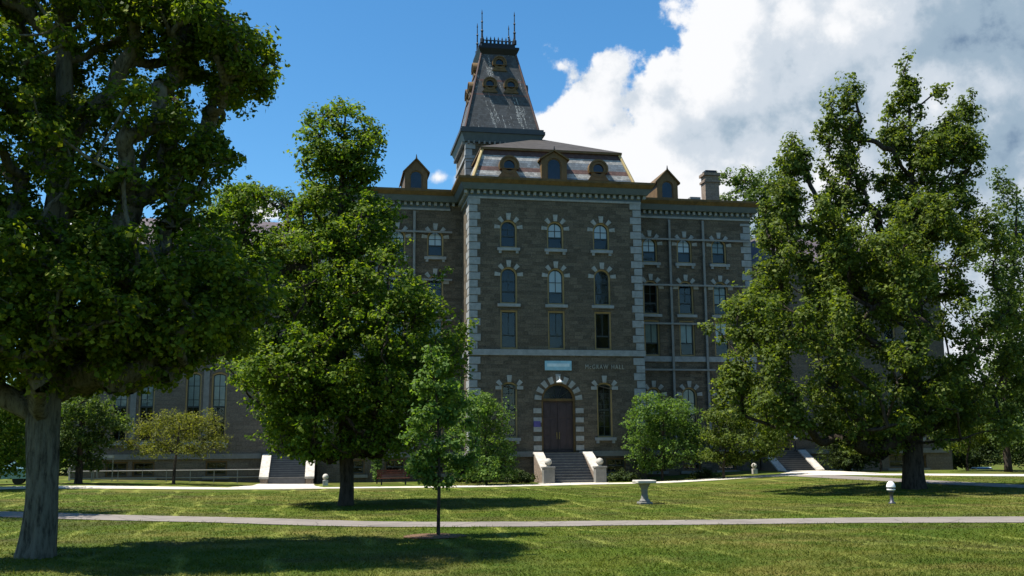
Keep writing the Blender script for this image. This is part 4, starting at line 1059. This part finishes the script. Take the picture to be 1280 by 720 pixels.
# ------------------------------------------------------------------ small things
# stone pedestal with a broad flat top
b = ground(806, 630); ped = empty('stone_pedestal', b, 'grey stone pedestal with a broad flat white top on the lawn', 'pedestal')
mb = MB(); mb.box(-.27,.27,-.27,.27,-.05,.09); mb.build('base', M['trimdark'], ped, bevel=.02)
mb = MB(); mb.lathe([(.23,.09),(.24,.14),(.17,.22),(.135,.42),(.15,.62),(.23,.78),(.30,.86)], (0,0,0), 8); mb.build('shaft', M['trimdark'], ped)
mb = MB(); mb.box(-.41,.41,-.41,.41,.86,.99); mb.build('top_slab', M['coping'], ped, bevel=.025)
# path light
b = ground(1115, 630); pl = empty('path_light', b, 'short path light with a white domed head on a dark post by the lawn path', 'lamp')
mb = MB(); mb.lathe([(.14,-.05),(.14,.06),(.075,.1),(.07,.42),(.11,.46),(.12,.5),(.10,.54)], sides=16); mb.build('post', metal('dark_grey_metal', (.10,.10,.11)), pl, smooth=True)
mb = MB(); mb.lathe([(.13,.54),(.17,.56),(.17,.60),(.13,.61)], sides=18); mb.build('collar', M['white'], pl)
mb = MB(); mb.lathe([(.15,.612),(.15,.66)], sides=16); mb.build('lens', paint('navy_lens', (.02,.02,.06), .2), pl)
mb = MB(); mb.lathe([(.18,.662)]+[(.18*math.cos(t), .665+.25*math.sin(t)) for t in np.linspace(.1,1.5,8)], sides=20); mb.build('dome_cap', M['white'], pl, smooth=True)
# white balls by the side stairs
def ball_post(x, y, label, h=.35):
    r = empty('stone_ball', (x, y, tz(x,y)), label, 'stone ball', 'white stone balls beside the side stairs')
    m = MB(); m.box(-.18,.18,-.18,.18,-.1,h); m.build('plinth', M['coping'], r, bevel=.015)
    m = MB(); m.lathe([(.08,h),(.1,h+.04)]+[(.2*math.sin(t), h+.22-.2*math.cos(t)) for t in np.linspace(.5,3.1,12)], sides=18); m.build('ball', M['coping'], r, smooth=True)
c = at(407, 596, 69.3); ball_post(c.x, 69.3, 'white stone ball on a plinth right of the left-hand stair')
c = at(943, 590, 69.5); ball_post(c.x, 69.5, 'white stone ball on a plinth left of the right-hand stair')
c = at(996, 590, BY+EB-.6); r = empty('globe_lamp', (c.x, c.y, tz(c.x,c.y)), 'white globe lamp on a thin post at the head of the right-hand stair', 'lamp')
m = MB(); m.tube([(0,0,1.5),(0,0,2.35)], [.04,.035], 8); m.box(-.1,.1,-.1,.1,1.5,1.56); m.build('post', M['black'], r)
m = MB(); m.lathe([(.06,2.35)]+[(.2*math.sin(t), 2.53-.2*math.cos(t)) for t in np.linspace(.4,3.1,12)], sides=16); m.build('globe', M['white'], r, smooth=True)
r.location.z = .5
# bench against the left wing
c = at(492, 600, 68.6); bn = empty('park_bench', (c.x, c.y, tz(c.x,c.y)), 'red-brown slatted bench on dark legs in front of the left wing', 'bench')
for k in range(4): pass
m = MB()
for k in range(4): m.box(-1.1,1.1,-.28+k*.14,-.17+k*.14,.42,.46)
m.build('seat', M['bench'], bn)
m = MB()
for k in range(4): m.box(-1.1,1.1,.30+k*.02,.335+k*.02,.54+k*.12,.63+k*.12)
m.build('backrest', M['bench'], bn)
for sx in (-.8, .8):
    m = MB(); m.box(sx-.03,sx+.03,-.28,-.22,-.02,.42); m.box(sx-.03,sx+.03,.30,.36,-.02,.42); m.box(sx-.03,sx+.03,-.28,.36,.38,.42); m.tube([(sx,.34,.42),(sx,.40,1.0)], [.025,.02], 6); m.build('leg', M['black'], bn)
# railings before the left block
c0 = at(86, 596, BY+2.6); c1 = at(326, 594, BY+2.6)
rl = empty('metal_railing', (c0.x, c0.y, 0), 'long low pale metal railing along the foot of the left block', 'railing')
Ln = c1.x-c0.x; m = MB()
z0 = .4
for zz in (.62, .12): m.tube([(0,0,z0+zz),(Ln,0,z0+zz)], [.035,.035], 8)
m.build('rail', M['railpaint'], rl)
for k in range(9):
    m = MB(); x = Ln*k/8; m.tube([(x,0,z0-.3),(x,0,z0+.66)], [.03,.03], 8); m.build('post', M['railpaint'], rl)
c0 = at(84, 568, BY+1.6); rl2 = empty('stair_railing', (c0.x, c0.y, .4), 'curved pale handrail over the basement steps at the left end', 'railing')
m = MB(); m.tube(spline([Vector((.1,0,.55)),Vector((.3,0,1.0)),Vector((.9,0,1.2)),Vector((1.5,0,1.15)),Vector((1.9,0,.8)),Vector((2.0,0,.2))], 6), [.04]*31, 8); m.build('handrail', M['railpaint'], rl2)
m = MB(); m.box(.7,2.95,.1,.4,1.52,1.68); m.build('ledge', M['coping'], rl2)
for x in (.2, 1.6, 2.9): m = MB(); m.tube([(x,.25,-.4),(x,.25,1.52 if x > .5 else .9)], [.035,.035], 8); m.build('post', M['railpaint'], rl2)

# cars
def car(loc, rz, colour, label):
    r = empty('parked_car', loc, label, 'car', 'cars parked beside the lawn', rz)
    cp = NT('car_paint'); cp.fin(colour, .25, .5); cp.b.inputs['Coat Weight'].default_value = .7
    m = MB(); n = 9
    prof = [(-2.05,.35),(-2.1,.6),(-2.05,.88),(-1.1,.98),(1.45,1.0),(2.0,.92),(2.1,.6),(2.05,.35)]
    sec = []
    for (w, s) in ((-.85,.94),(-.82,1.0),(.82,1.0),(.85,.94)): sec.append([(x*s, w*1.0, .66+(z-.66)*s) for x,z in prof])
    vs = [p for q in sec for p in q]; K = len(prof)
    m.add(vs, [(i*K+k,(i+1)*K+k,(i+1)*K+(k+1)%K,i*K+(k+1)%K) for i in range(3) for k in range(K)]+[tuple(range(K)), tuple(range(4*K-1,3*K-1,-1))])
    cab = [(-1.05,.97,.80),(-.45,1.38,.64),(-.2,1.46,.62),(.9,1.44,.62),(1.55,1.0,.78)]
    vs = [(x,-w,z) for x,z,w in cab]+[(x,w,z) for x,z,w in cab]; K = 5
    roof = [(1,2,3)] 
    m.add(vs, [(1,2,K+2,K+1),(2,3,K+3,K+2),(0,4,3,2,1),(K+0,K+1,K+2,K+3,K+4)])
    o = m.build('body', cp.mat, r, smooth=False); recalc(o.data)
    g = MB(); g.add([(x,-w,z) for x,z,w in cab]+[(x,w,z) for x,z,w in cab], [(0,1,K+1,K+0),(3,4,K+4,K+3)]); g.build('windscreen', M['dormer_glass'], r)
    for s in (-1, 1):
        g = MB(); g.add([(-.8,s*.775,1.03),(-.35,s*.665,1.34),(.85,s*.655,1.36),(1.2,s*.755,1.03)], [(0,1,2,3)]); g.build('side_window', M['dormer_glass'], r)
        for x in (-1.3, 1.3):
            w = MB(); vs = []
            for yy in (s*.62, s*.84):
                for k in range(18): t = 2*math.pi*k/18; vs.append((x+.31*math.cos(t), yy, .31+.31*math.sin(t)))
            w.add(vs, [(k,(k+1)%18,18+(k+1)%18,18+k) for k in range(18)]+[tuple(range(18)), tuple(range(35,17,-1))]); wo = w.build('wheel', M['black'], r); recalc(wo.data)
        h = MB(); h.box(-2.11,-1.98,s*.45-.18,s*.45+.18,.66,.8); h.build('headlight', M['white'], r)
        h = MB(); h.box(1.98,2.11,s*.55-.15,s*.55+.15,.68,.84); h.build('tail_light', M['bench'], r)
    return r
c = at(1228, 580, 84); car((c.x, 84, tz(c.x,84)), R(75), (.45,.55,.60), 'pale blue-grey car parked beyond the lawn at the right, half hidden by the grass rise')
c = at(-6, 604, 66); car((c.x, 66, tz(c.x,66)), R(10), (.25,.45,.55), 'light blue car at the far left edge, partly behind the bushy tree')

# ------------------------------------------------------------------ grass blades on the near lawn
def grass():
    n = 310000
    y = 13.5+46*rng.random(n)**2.0; half = .68*y
    x = y*math.tan(YAW)+(rng.random(n)*2-1)*half
    keep = np.ones(n, bool)
    for c, hw in PATHS:
        a = c[:-1]; d = c[1:]-c[:-1]; l2 = (d**2).sum(1)
        for i in range(len(a)):
            if l2[i] < 1e-9: continue
            sel = np.where(keep)[0]; t = np.clip(((x[sel]-a[i,0])*d[i,0]+(y[sel]-a[i,1])*d[i,1])/l2[i], 0, 1)
            dist = np.hypot(x[sel]-a[i,0]-t*d[i,0], y[sel]-a[i,1]-t*d[i,1])
            keep[sel[dist < hw[i]+rng.normal(-.02,.04,len(sel))]] = False
    x = x[keep]; y = y[keep]; n = len(x); z = terrain(x, y)
    tuft = np.array([mnoise.noise(Vector((float(a)*.9, float(b_)*.9, 0))) for a, b_ in zip(x, y)])
    h = rng.uniform(.02,.055,n)*(1+.9*rng.random(n)**6)*(1+.7*np.clip(tuft,-.6,.9)); w = .010+.00025*y
    a = rng.random(n)*6.283; lean = rng.normal(0,1.1,(n,2))*h[:,None]
    dx = np.cos(a)*w; dy = np.sin(a)*w
    v = np.empty((n,3,3), np.float32)
    v[:,0] = np.stack([x-dx,y-dy,z-.005],1); v[:,1] = np.stack([x+dx,y+dy,z-.005],1); v[:,2] = np.stack([x+lean[:,0],y+lean[:,1],z+h],1)
    me = bpy.data.meshes.new('grass'); me.vertices.add(3*n); me.vertices.foreach_set('co', v.ravel())
    me.loops.add(3*n); me.loops.foreach_set('vertex_index', np.arange(3*n, dtype=np.int32))
    me.polygons.add(n); me.polygons.foreach_set('loop_start', np.arange(0,3*n,3, dtype=np.int32)); me.polygons.foreach_set('loop_total', np.full(n,3,np.int32))
    me.materials.append(M['blade']); me.update(calc_edges=True)
    tag(link('grass', me), 'short mown grass covering the near lawn', 'grass', kind='stuff')
grass()
